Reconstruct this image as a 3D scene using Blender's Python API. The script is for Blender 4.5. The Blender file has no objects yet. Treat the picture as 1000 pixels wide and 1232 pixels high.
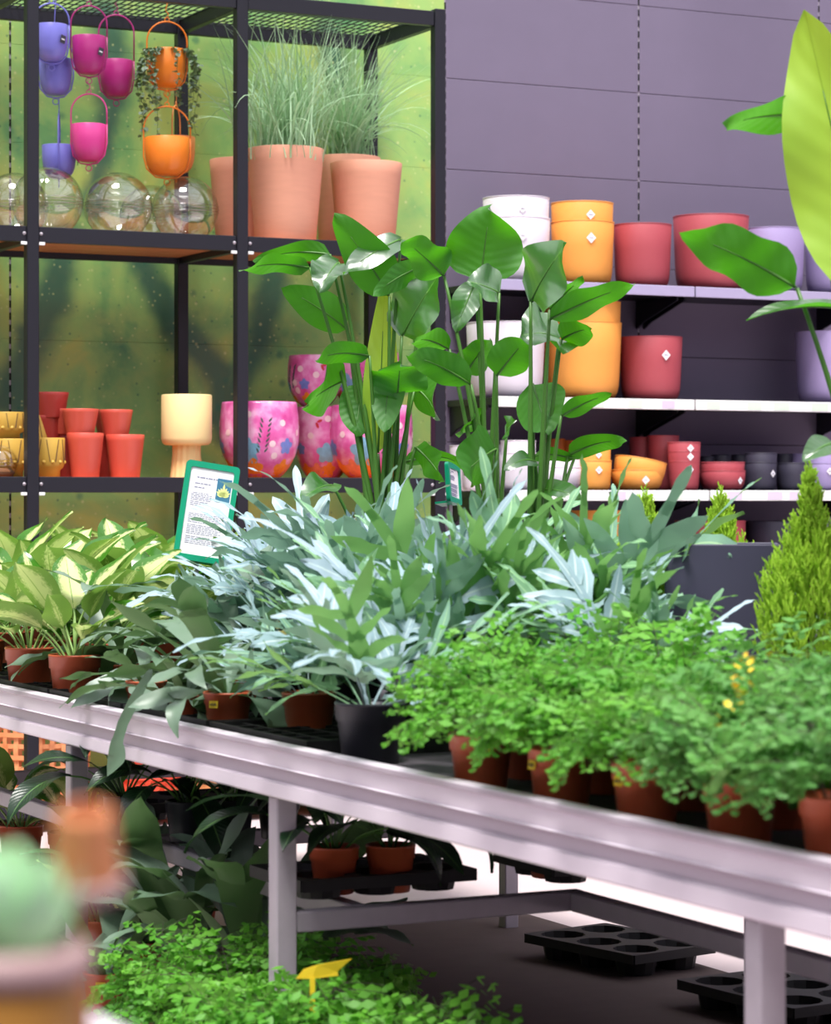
import bpy, math, random
from mathutils import Vector, Matrix, Euler
random.seed(7)
R = random.random
U = random.uniform
PI = math.pi
rad = math.radians
SC = bpy.context.scene
COL = SC.collection

# ------------------------------------------------------------------ camera, sky, sun, exposure
FPX, HOR, CAMZ, YAW = 3200.0, 597.0, 1.3, rad(26.4)
VIEW = Vector((math.sin(YAW), math.cos(YAW), 0))
RIGHT = Vector((math.cos(YAW), -math.sin(YAW), 0))
cam = bpy.data.objects.new('camera', bpy.data.cameras.new('camera'))
COL.objects.link(cam)
cam.location = (0, 0, CAMZ)
cam.rotation_euler = (PI / 2, 0, -YAW)
cam.data.sensor_fit = 'VERTICAL'
cam.data.sensor_height = 36
cam.data.sensor_width = 36
cam.data.lens = FPX / 1232 * 36
cam.data.shift_y = -(616 - HOR) / 1232
cam.data.dof.use_dof = True
cam.data.dof.focus_distance = 7.8
cam.data.dof.aperture_fstop = 6.5
SC.camera = cam

world = bpy.data.worlds.new('sky'); SC.world = world; world.use_nodes = True
wb = world.node_tree.nodes['Background']
wb.inputs['Color'].default_value = (0.93, 0.93, 1.0, 1)
wb.inputs['Strength'].default_value = 1.35
sun = bpy.data.objects.new('sun', bpy.data.lights.new('sun', 'SUN'))
COL.objects.link(sun)
sun.data.energy = 4.2
sun.data.angle = rad(18)
sun.data.color = (1.0, 0.96, 0.92)
SUND = Vector((0.24, 0.32, -1.0)).normalized()
sun.rotation_euler = SUND.to_track_quat('-Z', 'Y').to_euler()
SC.view_settings.view_transform = 'Standard'
SC.view_settings.look = 'None'
SC.view_settings.exposure = 0.5
SC.view_settings.gamma = 1
SC.view_settings.use_curve_mapping = False
SC.cycles.max_bounces = 7
SC.cycles.diffuse_bounces = 4
SC.cycles.glossy_bounces = 3
SC.cycles.transmission_bounces = 5
SC.cycles.transparent_max_bounces = 24
SC.cycles.caustics_reflective = False
SC.cycles.caustics_refractive = False

# ------------------------------------------------------------------ where a pixel of the 1000x1232 frame lies in the place
def ray(px):
    return VIEW + RIGHT * ((px - 500) / FPX)
def at(px, py, d):                       # at a camera distance
    return Vector((0, 0, CAMZ)) + ray(px) * d + Vector((0, 0, (HOR - py) / FPX * d))
def on_y(px, Y):                         # camera distance where the column px meets a plane Y = const
    return Y / ray(px).y
def on_x(px, X):
    return X / ray(px).x

# ------------------------------------------------------------------ mesh helpers
class MB:
    def __init__(s):
        s.v, s.f, s.uv = [], [], []
    def add(s, vs, fs, uvs=None):
        o = len(s.v)
        s.v += [tuple(v) for v in vs]
        s.uv += uvs if uvs else [(0.5, 0.5)] * len(vs)
        s.f += [tuple(i + o for i in f) for f in fs]
        return s
    def mesh(s, name, mat=None, smooth=True):
        me = bpy.data.meshes.new(name)
        me.from_pydata(s.v, [], s.f)
        ul = me.uv_layers.new(name='uv')
        data = []
        for f in s.f:
            for i in f:
                data += s.uv[i]
        ul.data.foreach_set('uv', data)
        if smooth:
            me.polygons.foreach_set('use_smooth', [True] * len(me.polygons))
        if mat: me.materials.append(mat)
        me.update()
        return me

def link(name, me, parent=None, loc=(0, 0, 0), rot=(0, 0, 0), scale=1):
    o = bpy.data.objects.new(name, me)
    COL.objects.link(o)
    o.location = loc
    o.rotation_euler = rot
    o.scale = (scale,) * 3 if not hasattr(scale, '__len__') else scale
    if parent: o.parent = parent
    return o
def thing(name, label, cat, loc=(0, 0, 0), rz=0, group=None, scale=1):
    o = link(name, None, None, loc, (0, 0, rz), scale)
    o.empty_display_size = 0.05
    return tag(o, label, cat, group)
def tag(o, label, cat, group=None):
    o['label'] = label; o['category'] = cat
    if group: o['group'] = group
    return o
def struct(o, label, cat='wall'):
    o['kind'] = 'structure'; o['label'] = label; o['category'] = cat
    return o

def box(mb, a, b, bev=0.0):
    x0, y0, z0 = a; x1, y1, z1 = b
    if bev <= 0:
        vs = [(x0,y0,z0),(x1,y0,z0),(x1,y1,z0),(x0,y1,z0),(x0,y0,z1),(x1,y0,z1),(x1,y1,z1),(x0,y1,z1)]
        fs = [(0,3,2,1),(4,5,6,7),(0,1,5,4),(1,2,6,5),(2,3,7,6),(3,0,4,7)]
        return mb.add(vs, fs)
    e = min(bev, (x1-x0)/2.01, (y1-y0)/2.01, (z1-z0)/2.01)
    vs = []
    for zc, zi in ((z0, e), (z1, -e)):           # chamfered box: 24 verts
        for xc, xi in ((x0, e), (x1, -e)):
            for yc, yi in ((y0, e), (y1, -e)):
                vs += [(xc, yc+yi, zc+zi), (xc+xi, yc, zc+zi), (xc+xi, yc+yi, zc)]
    def I(x, y, z, k): return (z*4 + x*2 + y)*3 + k
    fs = [(I(0,0,0,0),I(0,0,1,0),I(0,1,1,0),I(0,1,0,0)), (I(1,0,0,0),I(1,1,0,0),I(1,1,1,0),I(1,0,1,0)),
          (I(0,0,0,1),I(1,0,0,1),I(1,0,1,1),I(0,0,1,1)), (I(0,1,0,1),I(0,1,1,1),I(1,1,1,1),I(1,1,0,1)),
          (I(0,0,0,2),I(0,1,0,2),I(1,1,0,2),I(1,0,0,2)), (I(0,0,1,2),I(1,0,1,2),I(1,1,1,2),I(0,1,1,2))]
    for z in (0,1):
        for x in (0,1):
            fs.append((I(x,0,z,0),I(x,1,z,0),I(x,1,z,2),I(x,0,z,2)))
        for y in (0,1):
            fs.append((I(0,y,z,1),I(1,y,z,1),I(1,y,z,2),I(0,y,z,2)))
    for x in (0,1):
        for y in (0,1):
            fs.append((I(x,y,0,0),I(x,y,1,0),I(x,y,1,1),I(x,y,0,1)))
            for z in (0,1):
                fs.append((I(x,y,z,0),I(x,y,z,1),I(x,y,z,2)))
    return mb.add(vs, fs)
def boxm(name, a, b, mat, bev=0.002):
    return box(MB(), a, b, bev).mesh(name, mat, False)
def lathe(mb, prof, seg=40, c=(0, 0, 0)):
    n = len(prof); vs = []; uv = []
    for i in range(seg):
        a = 2 * PI * i / seg; ca, sa = math.cos(a), math.sin(a)
        for k, (r, z) in enumerate(prof):
            vs.append((c[0] + r * ca, c[1] + r * sa, c[2] + z)); uv.append((i / seg, k / (n - 1)))
    fs = []
    for i in range(seg):
        j = (i + 1) % seg
        for k in range(n - 1):
            fs.append((i*n+k, j*n+k, j*n+k+1, i*n+k+1))
    return mb.add(vs, fs, uv)
def frames(pts):
    T = []
    for i in range(len(pts)):
        t = pts[min(i+1, len(pts)-1)] - pts[max(i-1, 0)]
        T.append(t.normalized() if t.length > 1e-9 else Vector((0, 0, 1)))
    return T
def tube(mb, pts, r0, r1=None, seg=6, cap=True):
    pts = [Vector(p) for p in pts]; r1 = r0 if r1 is None else r1
    T = frames(pts); n = len(pts)
    s = T[0].orthogonal().normalized(); vs = []; uv = []
    for i, p in enumerate(pts):
        s = (s - T[i] * s.dot(T[i])).normalized(); b = T[i].cross(s)
        r = r0 + (r1 - r0) * i / max(1, n - 1)
        for k in range(seg):
            a = 2 * PI * k / seg
            vs.append(p + s * (r * math.cos(a)) + b * (r * math.sin(a))); uv.append((k / seg, i / max(1, n-1)))
    fs = [(i*seg+k, i*seg+(k+1) % seg, (i+1)*seg+(k+1) % seg, (i+1)*seg+k) for i in range(n-1) for k in range(seg)]
    if cap:
        fs.append(tuple(range(seg-1, -1, -1))); fs.append(tuple((n-1)*seg + k for k in range(seg)))
    return mb.add(vs, fs, uv)
def ring(mb, c, rr, r, ax='z', seg=24, s2=6, a0=0, a1=2*PI):
    full = abs(a1 - a0 - 2*PI) < 1e-6
    pts = []
    for i in range(seg + 1):
        a = a0 + (a1 - a0) * i / seg
        u, v = rr * math.cos(a), rr * math.sin(a)
        pts.append(Vector(c) + (Vector((u, v, 0)) if ax == 'z' else Vector((u, 0, v)) if ax == 'y' else Vector((0, u, v))))
    return tube(mb, pts, r, r, s2, not full)
def bez(a, b, c, n=8):
    return [Vector(a) * (1-t)**2 + Vector(b) * (2*t*(1-t)) + Vector(c) * t*t for t in [i / n for i in range(n + 1)]]
def arc(L, e0, e1, n=8, p=(0, 0, 0), a0=0, a1=0):
    p = Vector(p); out = [p.copy()]
    for i in range(n):
        t = (i + .5) / n
        e = rad(e0 + (e1 - e0) * t); a = rad(a0 + (a1 - a0) * t)
        p = p + Vector((math.cos(e) * math.cos(a), math.cos(e) * math.sin(a), math.sin(e))) * (L / n)
        out.append(p.copy())
    return out
def ribbon(mb, pts, W, side=Vector((0, 1, 0)), fold=0.2, wave=0.0, wf=3, ph=0, na=2, twist=0.0):
    pts = [Vector(p) for p in pts]; n = len(pts); T = frames(pts); vs = []; uv = []
    for i, p in enumerate(pts):
        v = i / (n - 1)
        s = side - T[i] * side.dot(T[i])
        s = s.normalized() if s.length > 1e-6 else T[i].orthogonal().normalized()
        if twist: s = Matrix.Rotation(twist * v, 3, T[i]) @ s
        nn = T[i].cross(s)
        w = W(v) if callable(W) else W[i]
        for j in range(na + 1):
            u = j / na * 2 - 1
            wv = wave * math.sin(wf * 2 * PI * v + ph + (PI * .8 if u < 0 else 0)) * abs(u)
            vs.append(p + s * (u * w) + nn * (fold * abs(u) * w + wv)); uv.append((j / na, v))
    m = na + 1
    fs = [(i*m+j, (i+1)*m+j, (i+1)*m+j+1, i*m+j+1) for i in range(n-1) for j in range(na)]
    return mb.add(vs, fs, uv)

# ------------------------------------------------------------------ materials
def C(r, g, b):
    f = lambda c: (c/255/12.92) if c/255 <= .04045 else ((c/255 + .055)/1.055)**2.4
    return (f(r), f(g), f(b), 1)
def newmat(name):
    m = bpy.data.materials.new(name); m.use_nodes = True
    nt = m.node_tree; nt.nodes.clear()
    out = nt.nodes.new('ShaderNodeOutputMaterial')
    return m, nt, out
def N(nt, t, **kw):
    n = nt.nodes.new(t)
    for k, v in kw.items():
        if k.startswith('i_'):
            n.inputs[int(k[2:]) if k[2:].isdigit() else k[2:].replace('_', ' ')].default_value = v
        else: setattr(n, k, v)
    return n
def mixc(nt, fac, a, b, mode='MIX'):
    m = N(nt, 'ShaderNodeMix', data_type='RGBA', blend_type=mode)
    for sock, v in ((m.inputs[0], fac), (m.inputs[6], a), (m.inputs[7], b)):
        if hasattr(v, 'is_linked') or isinstance(v, bpy.types.NodeSocket): nt.links.new(v, sock)
        else: sock.default_value = v
    return m.outputs[2]
def math_(nt, op, a, b=None, clamp=False):
    m = N(nt, 'ShaderNodeMath', operation=op, use_clamp=clamp)
    for i, v in ((0, a), (1, b)):
        if v is None: continue
        if isinstance(v, bpy.types.NodeSocket): nt.links.new(v, m.inputs[i])
        else: m.inputs[i].default_value = v
    return m.outputs[0]
def ramp(nt, fac, stops, interp='LINEAR'):
    r = N(nt, 'ShaderNodeValToRGB'); cr = r.color_ramp; cr.interpolation = interp
    cr.elements[0].position, cr.elements[0].color = stops[0]
    cr.elements[1].position, cr.elements[1].color = stops[-1]
    for p, c in stops[1:-1]:
        e = cr.elements.new(p); e.color = c
    nt.links.new(fac, r.inputs[0])
    return r.outputs[0]
def dark(c, k): return (c[0]*k, c[1]*k, c[2]*k, 1)
def pm(name, col, rough=.5, var=.12, scale=30, bump=.0, metal=0, spec=.5, stretch=None, coat=0):
    m, nt, out = newmat(name)
    tc = N(nt, 'ShaderNodeTexCoord'); src = tc.outputs['Object']
    if stretch:
        mp = N(nt, 'ShaderNodeMapping'); mp.inputs['Scale'].default_value = stretch
        nt.links.new(src, mp.inputs[0]); src = mp.outputs[0]
    no = N(nt, 'ShaderNodeTexNoise'); no.inputs['Scale'].default_value = scale; no.inputs['Detail'].default_value = 4
    nt.links.new(src, no.inputs[0])
    b = N(nt, 'ShaderNodeBsdfPrincipled')
    c = mixc(nt, no.outputs[0], dark(col, 1 - var), dark(col, 1 + var))
    nt.links.new(c, b.inputs['Base Color'])
    b.inputs['Roughness'].default_value = rough; b.inputs['Metallic'].default_value = metal
    b.inputs['Specular IOR Level'].default_value = spec; b.inputs['Coat Weight'].default_value = coat
    if bump:
        bp = N(nt, 'ShaderNodeBump'); bp.inputs['Strength'].default_value = bump; bp.inputs['Distance'].default_value = .004
        nt.links.new(no.outputs[0], bp.inputs['Height']); nt.links.new(bp.outputs[0], b.inputs['Normal'])
    nt.links.new(b.outputs[0], out.inputs[0])
    return m
def leafmat(name, top, top2, under, rough=.4, trans=.3, tcol=None, rib=None, ribw=.02, pattern=None, veins=0, spec=.5, jitter=.5, vein_scale=30, coat=0):
    """leaf: upper and lower face colours, a midrib and side veins along the blade's own UV, some light passing through"""
    m, nt, out = newmat(name)
    tc = N(nt, 'ShaderNodeTexCoord'); oi = N(nt, 'ShaderNodeObjectInfo'); geo = N(nt, 'ShaderNodeNewGeometry')
    no = N(nt, 'ShaderNodeTexNoise'); no.inputs['Scale'].default_value = 18; no.inputs['Detail'].default_value = 3
    nt.links.new(tc.outputs['Object'], no.inputs[0])
    f = math_(nt, 'ADD', math_(nt, 'MULTIPLY', no.outputs[0], 1 - jitter), math_(nt, 'MULTIPLY', oi.outputs['Random'], jitter))
    col = mixc(nt, f, top, top2)
    sep = N(nt, 'ShaderNodeSeparateXYZ'); nt.links.new(tc.outputs['UV'], sep.inputs[0])
    ucen = math_(nt, 'ABSOLUTE', math_(nt, 'SUBTRACT', sep.outputs[0], .5))
    if pattern:
        edge, cream = pattern
        n2 = N(nt, 'ShaderNodeTexNoise'); n2.inputs['Scale'].default_value = 15; n2.inputs['Detail'].default_value = 6; n2.inputs['Roughness'].default_value = .7
        mp = N(nt, 'ShaderNodeMapping'); mp.inputs['Scale'].default_value = (1.2, 1.0, 1)
        nt.links.new(tc.outputs['UV'], mp.inputs[0])
        add = N(nt, 'ShaderNodeVectorMath', operation='ADD'); nt.links.new(mp.outputs[0], add.inputs[0])
        cmb = N(nt, 'ShaderNodeCombineXYZ'); nt.links.new(math_(nt, 'MULTIPLY', oi.outputs['Random'], 30), cmb.inputs[2]); nt.links.new(cmb.outputs[0], add.inputs[1])
        nt.links.new(add.outputs[0], n2.inputs[0])
        k = math_(nt, 'ADD', ucen, math_(nt, 'MULTIPLY', math_(nt, 'SUBTRACT', n2.outputs[0], .5), .55))
        k = math_(nt, 'ADD', k, math_(nt, 'MULTIPLY', math_(nt, 'SUBTRACT', oi.outputs['Random'], .5), .3))
        mr = N(nt, 'ShaderNodeMapRange', i_1=.11, i_2=.24); nt.links.new(k, mr.inputs[0])
        col = mixc(nt, mr.outputs[0], cream, col)
    if veins:
        vv = math_(nt, 'SINE', math_(nt, 'MULTIPLY', math_(nt, 'SUBTRACT', sep.outputs[1], math_(nt, 'MULTIPLY', ucen, .35)), vein_scale * 6.28))
        col = mixc(nt, math_(nt, 'MULTIPLY', math_(nt, 'ADD', vv, 1), .5 * veins), col, dark(top, .55))
    if rib:
        rf = N(nt, 'ShaderNodeMapRange', i_1=ribw * .6, i_2=ribw, i_3=1.0, i_4=0.0); nt.links.new(ucen, rf.inputs[0])
        col = mixc(nt, rf.outputs[0], col, rib)
    both = mixc(nt, geo.outputs['Backfacing'], col, mixc(nt, .5, under, col) if pattern else under)
    b = N(nt, 'ShaderNodeBsdfPrincipled'); nt.links.new(both, b.inputs['Base Color'])
    b.inputs['Specular IOR Level'].default_value = spec
    if coat:
        nt.links.new(math_(nt, 'MULTIPLY', math_(nt, 'SUBTRACT', 1.0, geo.outputs['Backfacing']), coat), b.inputs['Coat Weight'])
        b.inputs['Coat Roughness'].default_value = .32; b.inputs['Coat IOR'].default_value = 2.2
    rr = math_(nt, 'ADD', math_(nt, 'MULTIPLY', geo.outputs['Backfacing'], max(0, .6 - rough)), rough); nt.links.new(rr, b.inputs['Roughness'])
    if veins:
        bp = N(nt, 'ShaderNodeBump'); bp.inputs['Strength'].default_value = .15; bp.inputs['Distance'].default_value = .003
        nt.links.new(vv, bp.inputs['Height']); nt.links.new(bp.outputs[0], b.inputs['Normal'])
    tr = N(nt, 'ShaderNodeBsdfTranslucent')
    if tcol: tr.inputs[0].default_value = tcol
    else: nt.links.new(both, tr.inputs[0])
    mx = N(nt, 'ShaderNodeMixShader'); mx.inputs[0].default_value = trans
    nt.links.new(b.outputs[0], mx.inputs[1]); nt.links.new(tr.outputs[0], mx.inputs[2])
    nt.links.new(mx.outputs[0], out.inputs[0])
    return m
def thinglass(name, tint=(1, 1, 1, 1), ior=1.35, rough=.02, base=.02):
    m, nt, out = newmat(name)
    fr = N(nt, 'ShaderNodeLayerWeight'); fr.inputs[0].default_value = .5
    no = N(nt, 'ShaderNodeTexNoise'); no.inputs['Scale'].default_value = 6
    tcn = N(nt, 'ShaderNodeTexCoord'); nt.links.new(tcn.outputs['Object'], no.inputs[0])
    t = N(nt, 'ShaderNodeBsdfTransparent'); t.inputs[0].default_value = tint
    g = N(nt, 'ShaderNodeBsdfGlossy'); g.inputs['Roughness'].default_value = rough
    f = math_(nt, 'ADD', math_(nt, 'MULTIPLY', math_(nt, 'POWER', fr.outputs['Facing'], 2.6), ior - .75), math_(nt, 'MULTIPLY', no.outputs[0], base), True)
    mx = N(nt, 'ShaderNodeMixShader'); nt.links.new(f, mx.inputs[0])
    nt.links.new(t.outputs[0], mx.inputs[1]); nt.links.new(g.outputs[0], mx.inputs[2]); nt.links.new(mx.outputs[0], out.inputs[0])
    return m

M = {}
M['panel'] = pm('grey_wall_panel', C(118, 109, 131), .55, .05, 6)
M['black_metal'] = pm('black_powder_coat', C(23, 23, 34), .45, .1, 60, .03)
M['black_slot'] = pm('dark_slot', C(12, 12, 14), .8, .1)
M['wire'] = pm('dark_wire', C(38, 50, 42), .5, .1)
M['wood'] = pm('pine_board', C(190, 120, 74), .6, .25, 5, .05, stretch=(1, 14, 14))
M['floor'] = pm('pale_resin_floor', C(206, 190, 192), .45, .06, 3)
M['alu'] = pm('brushed_aluminium', C(228, 218, 229), .45, .05, 9, .0, metal=.1, stretch=(4, 1, 4))
M['alu_dark'] = pm('grey_aluminium_groove', C(190, 178, 190), .45, .05, 9, metal=.1, stretch=(4, 1, 4))
M['galv'] = pm('galvanised_steel', C(172, 165, 174), .45, .1, 25, .02, metal=.15)
M['bench_top'] = pm('dark_bench_mat', C(82, 76, 84), .7, .3, 40, .2, stretch=(1, 8, 1))
M['tray'] = pm('black_plastic_tray', C(11, 11, 13), .6, .15, 30)
M['pot_brown'] = pm('terracotta_plastic', C(192, 92, 58), .38, .1, 12)
M['pot_black'] = pm('black_plastic_pot', C(34, 35, 44), .45, .1, 20)
M['soil'] = pm('potting_soil', C(58, 40, 30), .95, .5, 120, .8)
M['yellow_tag'] = pm('yellow_sticker', C(232, 200, 40), .5, .05)
M['ink'] = pm('dark_ink', C(60, 60, 70), .6, .05)
M['grey_ink'] = pm('grey_ink', C(150, 150, 172), .6, .05)
M['terracotta'] = pm('clay_terracotta', C(230, 164, 136), .7, .06, 10, .02, stretch=(1, 1, 6))
M['coral'] = pm('coral_ceramic', C(216, 88, 70), .45, .05, 8, coat=.2)
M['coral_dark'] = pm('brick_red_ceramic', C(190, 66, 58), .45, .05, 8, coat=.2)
M['ochre'] = pm('ochre_ceramic', C(214, 172, 72), .5, .1, 12)
M['cream'] = pm('cream_ceramic', C(250, 222, 158), .55, .03, 8)
M['cream_wood'] = pm('cream_ribbed', C(246, 214, 150), .6, .08, 8, stretch=(10, 10, 1))
M['p_white'] = pm('white_plastic', C(232, 226, 236), .5, .02)
M['p_orange'] = pm('orange_plastic', C(247, 168, 78), .5, .03)
M['p_dorange'] = pm('deep_orange_plastic', C(206, 110, 40), .5, .03)
M['p_red'] = pm('rose_red_plastic', C(176, 77, 86), .5, .03)
M['p_lilac'] = pm('lilac_plastic', C(166, 150, 196), .5, .03)
M['p_dark'] = pm('anthracite_plastic', C(58, 56, 72), .5, .05)
M['h_blue'] = pm('periwinkle_metal', C(132, 132, 226), .35, .03)
M['h_magenta'] = pm('magenta_metal', C(180, 46, 128), .35, .03)
M['h_pink'] = pm('pink_metal', C(226, 70, 152), .35, .03)
M['h_orange'] = pm('orange_metal', C(250, 138, 40), .35, .03)
M['h_peach'] = pm('peach_metal', C(250, 156, 92), .35, .03)
M['white_card'] = pm('white_card', C(244, 242, 246), .6, .01)
M['rail_white'] = pm('white_price_rail', C(238, 240, 240), .4, .02)
M['rail_lilac'] = pm('pale_grey_rail', C(176, 168, 200), .4, .03)
M['card_green'] = pm('pale_green_card', C(214, 236, 214), .6, .03)
M['card_lilac'] = pm('pale_lilac_card', C(214, 202, 226), .6, .03)
M['sign_green'] = pm('green_plastic_frame', C(0, 150, 112), .35, .03)
M['photo_blue'] = pm('printed_blue', C(60, 120, 150), .5, .2, 20)
M['photo_leaf'] = pm('printed_lime', C(226, 236, 150), .5, .15, 30)
M['rattan'] = pm('orange_woven_strip', C(240, 160, 108), .5, .15, 20)
M['coral_plastic'] = pm('coral_plastic_lattice', C(238, 98, 78), .45, .06)
M['groove_brown'] = pm('brown_groove_line', C(110, 84, 60), .95, .4, 60, .5)  # brown of the groove lines on the carved pots
M['stem_dark'] = pm('dark_fern_stem', C(52, 40, 30), .5, .2)
M['stem_green'] = pm('green_petiole', C(74, 122, 46), .4, .2, 14, stretch=(1, 1, .2))
M['stem_pale'] = pm('pale_green_petiole', C(140, 176, 96), .45, .15)
M['bark'] = pm('brown_bark', C(96, 66, 44), .9, .3, 40, .4)
M['planter'] = pm('slate_planter', C(64, 62, 84), .55, .06, 20)
M['glass'] = thinglass('clear_plastic_shell', (.95, .96, .95, 1), 1.4, .05, .42)
M['clear'] = thinglass('clear_plastic_strip', (.92, .9, .94, 1), 1.45, .1, .25)
M['adi'] = leafmat('maidenhair_leaflet', C(126, 194, 62), C(76, 156, 46), C(132, 192, 84), .5, .4)
M['adi_teal'] = leafmat('maidenhair_bluish_leaflet', C(124, 184, 92), C(88, 158, 72), C(132, 186, 100), .5, .42)
M['blue_fern'] = leafmat('blue_fern_frond', C(186, 206, 222), C(128, 166, 166), C(146, 184, 156), .45, .28, spec=.5, rib=C(200, 220, 220), ribw=.07)
M['green_fern'] = leafmat('greenish_fern_frond', C(140, 180, 172), C(120, 172, 96), C(136, 188, 104), .42, .3, spec=.45, rib=C(170, 210, 160), ribw=.07)
M['stag'] = leafmat('staghorn_frond', C(126, 146, 132), C(88, 122, 88), C(100, 138, 82), .4, .16, spec=.6)
M['dief'] = leafmat('dumb_cane_leaf', C(84, 146, 40), C(50, 112, 30), C(160, 194, 90), .22, .36, spec=.9, rib=C(110, 160, 50), ribw=.014, pattern=(.3, C(238, 246, 172)))
M['strel'] = leafmat('bird_of_paradise_leaf', C(44, 100, 36), C(30, 84, 26), C(50, 122, 20), .3, .38, tcol=C(92, 186, 14), rib=C(110, 160, 70), ribw=.02, veins=.05, vein_scale=9, spec=1.0, coat=.9)
M['strel_pale'] = leafmat('pale_lit_leaf', C(168, 208, 82), C(150, 200, 60), C(186, 216, 96), .35, .42, tcol=C(190, 220, 60), rib=C(110, 160, 50), ribw=.012, veins=.05, vein_scale=9)  # backlight on the big leaf is put into this paler green
M['lily'] = leafmat('peace_lily_leaf', C(24, 58, 30), C(18, 46, 22), C(36, 66, 36), .3, .12, rib=C(90, 130, 70), ribw=.03, veins=.3, vein_scale=18)
M['aglao'] = leafmat('grey_green_leaf', C(120, 150, 116), C(90, 136, 90), C(130, 160, 110), .4, .25, rib=C(70, 110, 50), ribw=.025, veins=.3, vein_scale=10)
M['cypress'] = leafmat('lime_cypress_spray', C(206, 240, 84), C(172, 222, 60), C(200, 234, 90), .6, .45)
M['grass'] = leafmat('silver_grass_blade', C(196, 226, 190), C(150, 196, 140), C(176, 212, 166), .45, .3)
M['string'] = leafmat('trailing_vine_leaf', C(140, 160, 138), C(98, 126, 96), C(120, 146, 100), .5, .2)

# the printed mural: blurred green leaf close-up, dark teal streaks and dots
def mural():
    m, nt, out = newmat('green_mural_print')
    geo = N(nt, 'ShaderNodeNewGeometry')
    no = N(nt, 'ShaderNodeTexNoise'); no.inputs['Scale'].default_value = 2.2; no.inputs['Detail'].default_value = 5; no.inputs['Distortion'].default_value = 1.0
    nt.links.new(geo.outputs['Position'], no.inputs[0])
    col = ramp(nt, no.outputs[0], [(.26, C(80, 142, 94)), (.4, C(126, 180, 106)), (.52, C(158, 200, 112)), (.64, C(190, 204, 104)), (.8, C(166, 216, 146))])
    n2 = N(nt, 'ShaderNodeTexNoise'); n2.inputs['Scale'].default_value = 16; n2.inputs['Detail'].default_value = 5
    nt.links.new(geo.outputs['Position'], n2.inputs[0])
    col = mixc(nt, ramp(nt, n2.outputs[0], [(.45, (0, 0, 0, 1)), (.75, (.6, .6, .6, 1))]), col, C(170, 196, 112))
    sep = N(nt, 'ShaderNodeSeparateXYZ'); nt.links.new(geo.outputs['Position'], sep.inputs[0])
    n3 = N(nt, 'ShaderNodeTexNoise'); n3.inputs['Scale'].default_value = 5; n3.inputs['Detail'].default_value = 4
    nt.links.new(geo.outputs['Position'], n3.inputs[0])
    dist = None
    for p, q, w in STREAKS:
        a, b = at(*p, on_y(p[0], 10.6)), at(*q, on_y(q[0], 10.6))
        dx, dz = b.x - a.x, b.z - a.z; L = math.hypot(dx, dz)
        rx = math_(nt, 'SUBTRACT', sep.outputs[0], a.x); rz = math_(nt, 'SUBTRACT', sep.outputs[2], a.z)
        t = math_(nt, 'MULTIPLY', math_(nt, 'ADD', math_(nt, 'MULTIPLY', rx, dx), math_(nt, 'MULTIPLY', rz, dz)), 1 / (L*L), True)
        ex = math_(nt, 'SUBTRACT', rx, math_(nt, 'MULTIPLY', t, dx)); ez = math_(nt, 'SUBTRACT', rz, math_(nt, 'MULTIPLY', t, dz))
        d = math_(nt, 'MULTIPLY', math_(nt, 'SQRT', math_(nt, 'ADD', math_(nt, 'MULTIPLY', ex, ex), math_(nt, 'MULTIPLY', ez, ez))), 1 / w)
        dist = d if dist is None else math_(nt, 'MINIMUM', dist, d)
    dist = math_(nt, 'ADD', dist, math_(nt, 'MULTIPLY', math_(nt, 'SUBTRACT', n3.outputs[0], .5), 1.1))
    mr = N(nt, 'ShaderNodeMapRange', interpolation_type='SMOOTHSTEP', i_1=.15, i_2=1.05, i_3=.85, i_4=0.0); nt.links.new(dist, mr.inputs[0])
    col = mixc(nt, mr.outputs[0], col, C(44, 92, 84))
    for sc_, thr, c in ((8, .11, C(50, 116, 92)), (23, .10, C(30, 110, 84)), (17, .09, C(222, 224, 160)), (34, .13, C(206, 216, 146))):
        vo = N(nt, 'ShaderNodeTexVoronoi'); vo.inputs['Scale'].default_value = sc_
        mp = N(nt, 'ShaderNodeMapping'); mp.inputs['Location'].default_value = (sc_, 0, 3.1 * thr)
        nt.links.new(geo.outputs['Position'], mp.inputs[0]); nt.links.new(mp.outputs[0], vo.inputs['Vector'])
        f = N(nt, 'ShaderNodeMapRange', interpolation_type='SMOOTHSTEP', i_1=thr * .4, i_2=thr * 1.9, i_3=.6, i_4=0.0); nt.links.new(vo.outputs['Distance'], f.inputs[0])
        sepc = N(nt, 'ShaderNodeSeparateColor'); nt.links.new(vo.outputs['Color'], sepc.inputs[0])
        keep = math_(nt, 'GREATER_THAN', sepc.outputs[0], .5)
        col = mixc(nt, math_(nt, 'MULTIPLY', f.outputs[0], keep), col, c)
    b = N(nt, 'ShaderNodeBsdfPrincipled'); nt.links.new(col, b.inputs['Base Color']); b.inputs['Roughness'].default_value = .45
    nt.links.new(b.outputs[0], out.inputs[0])
    return m
STREAKS = [((82, 285), (58, 370), .13), ((58, 370), (12, 480), .13), ((30, 400), (20, 540), .08), ((160, 300), (212, 392), .1), ((212, 392), (266, 450), .12),
           ((266, 450), (272, 520), .09), ((330, 335), (308, 420), .13), ((308, 420), (270, 500), .12), ((128, 20), (134, 120), .12), ((134, 120), (110, 250), .09),
           ((392, 40), (424, 160), .12)]
M['mural'] = mural()

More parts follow.
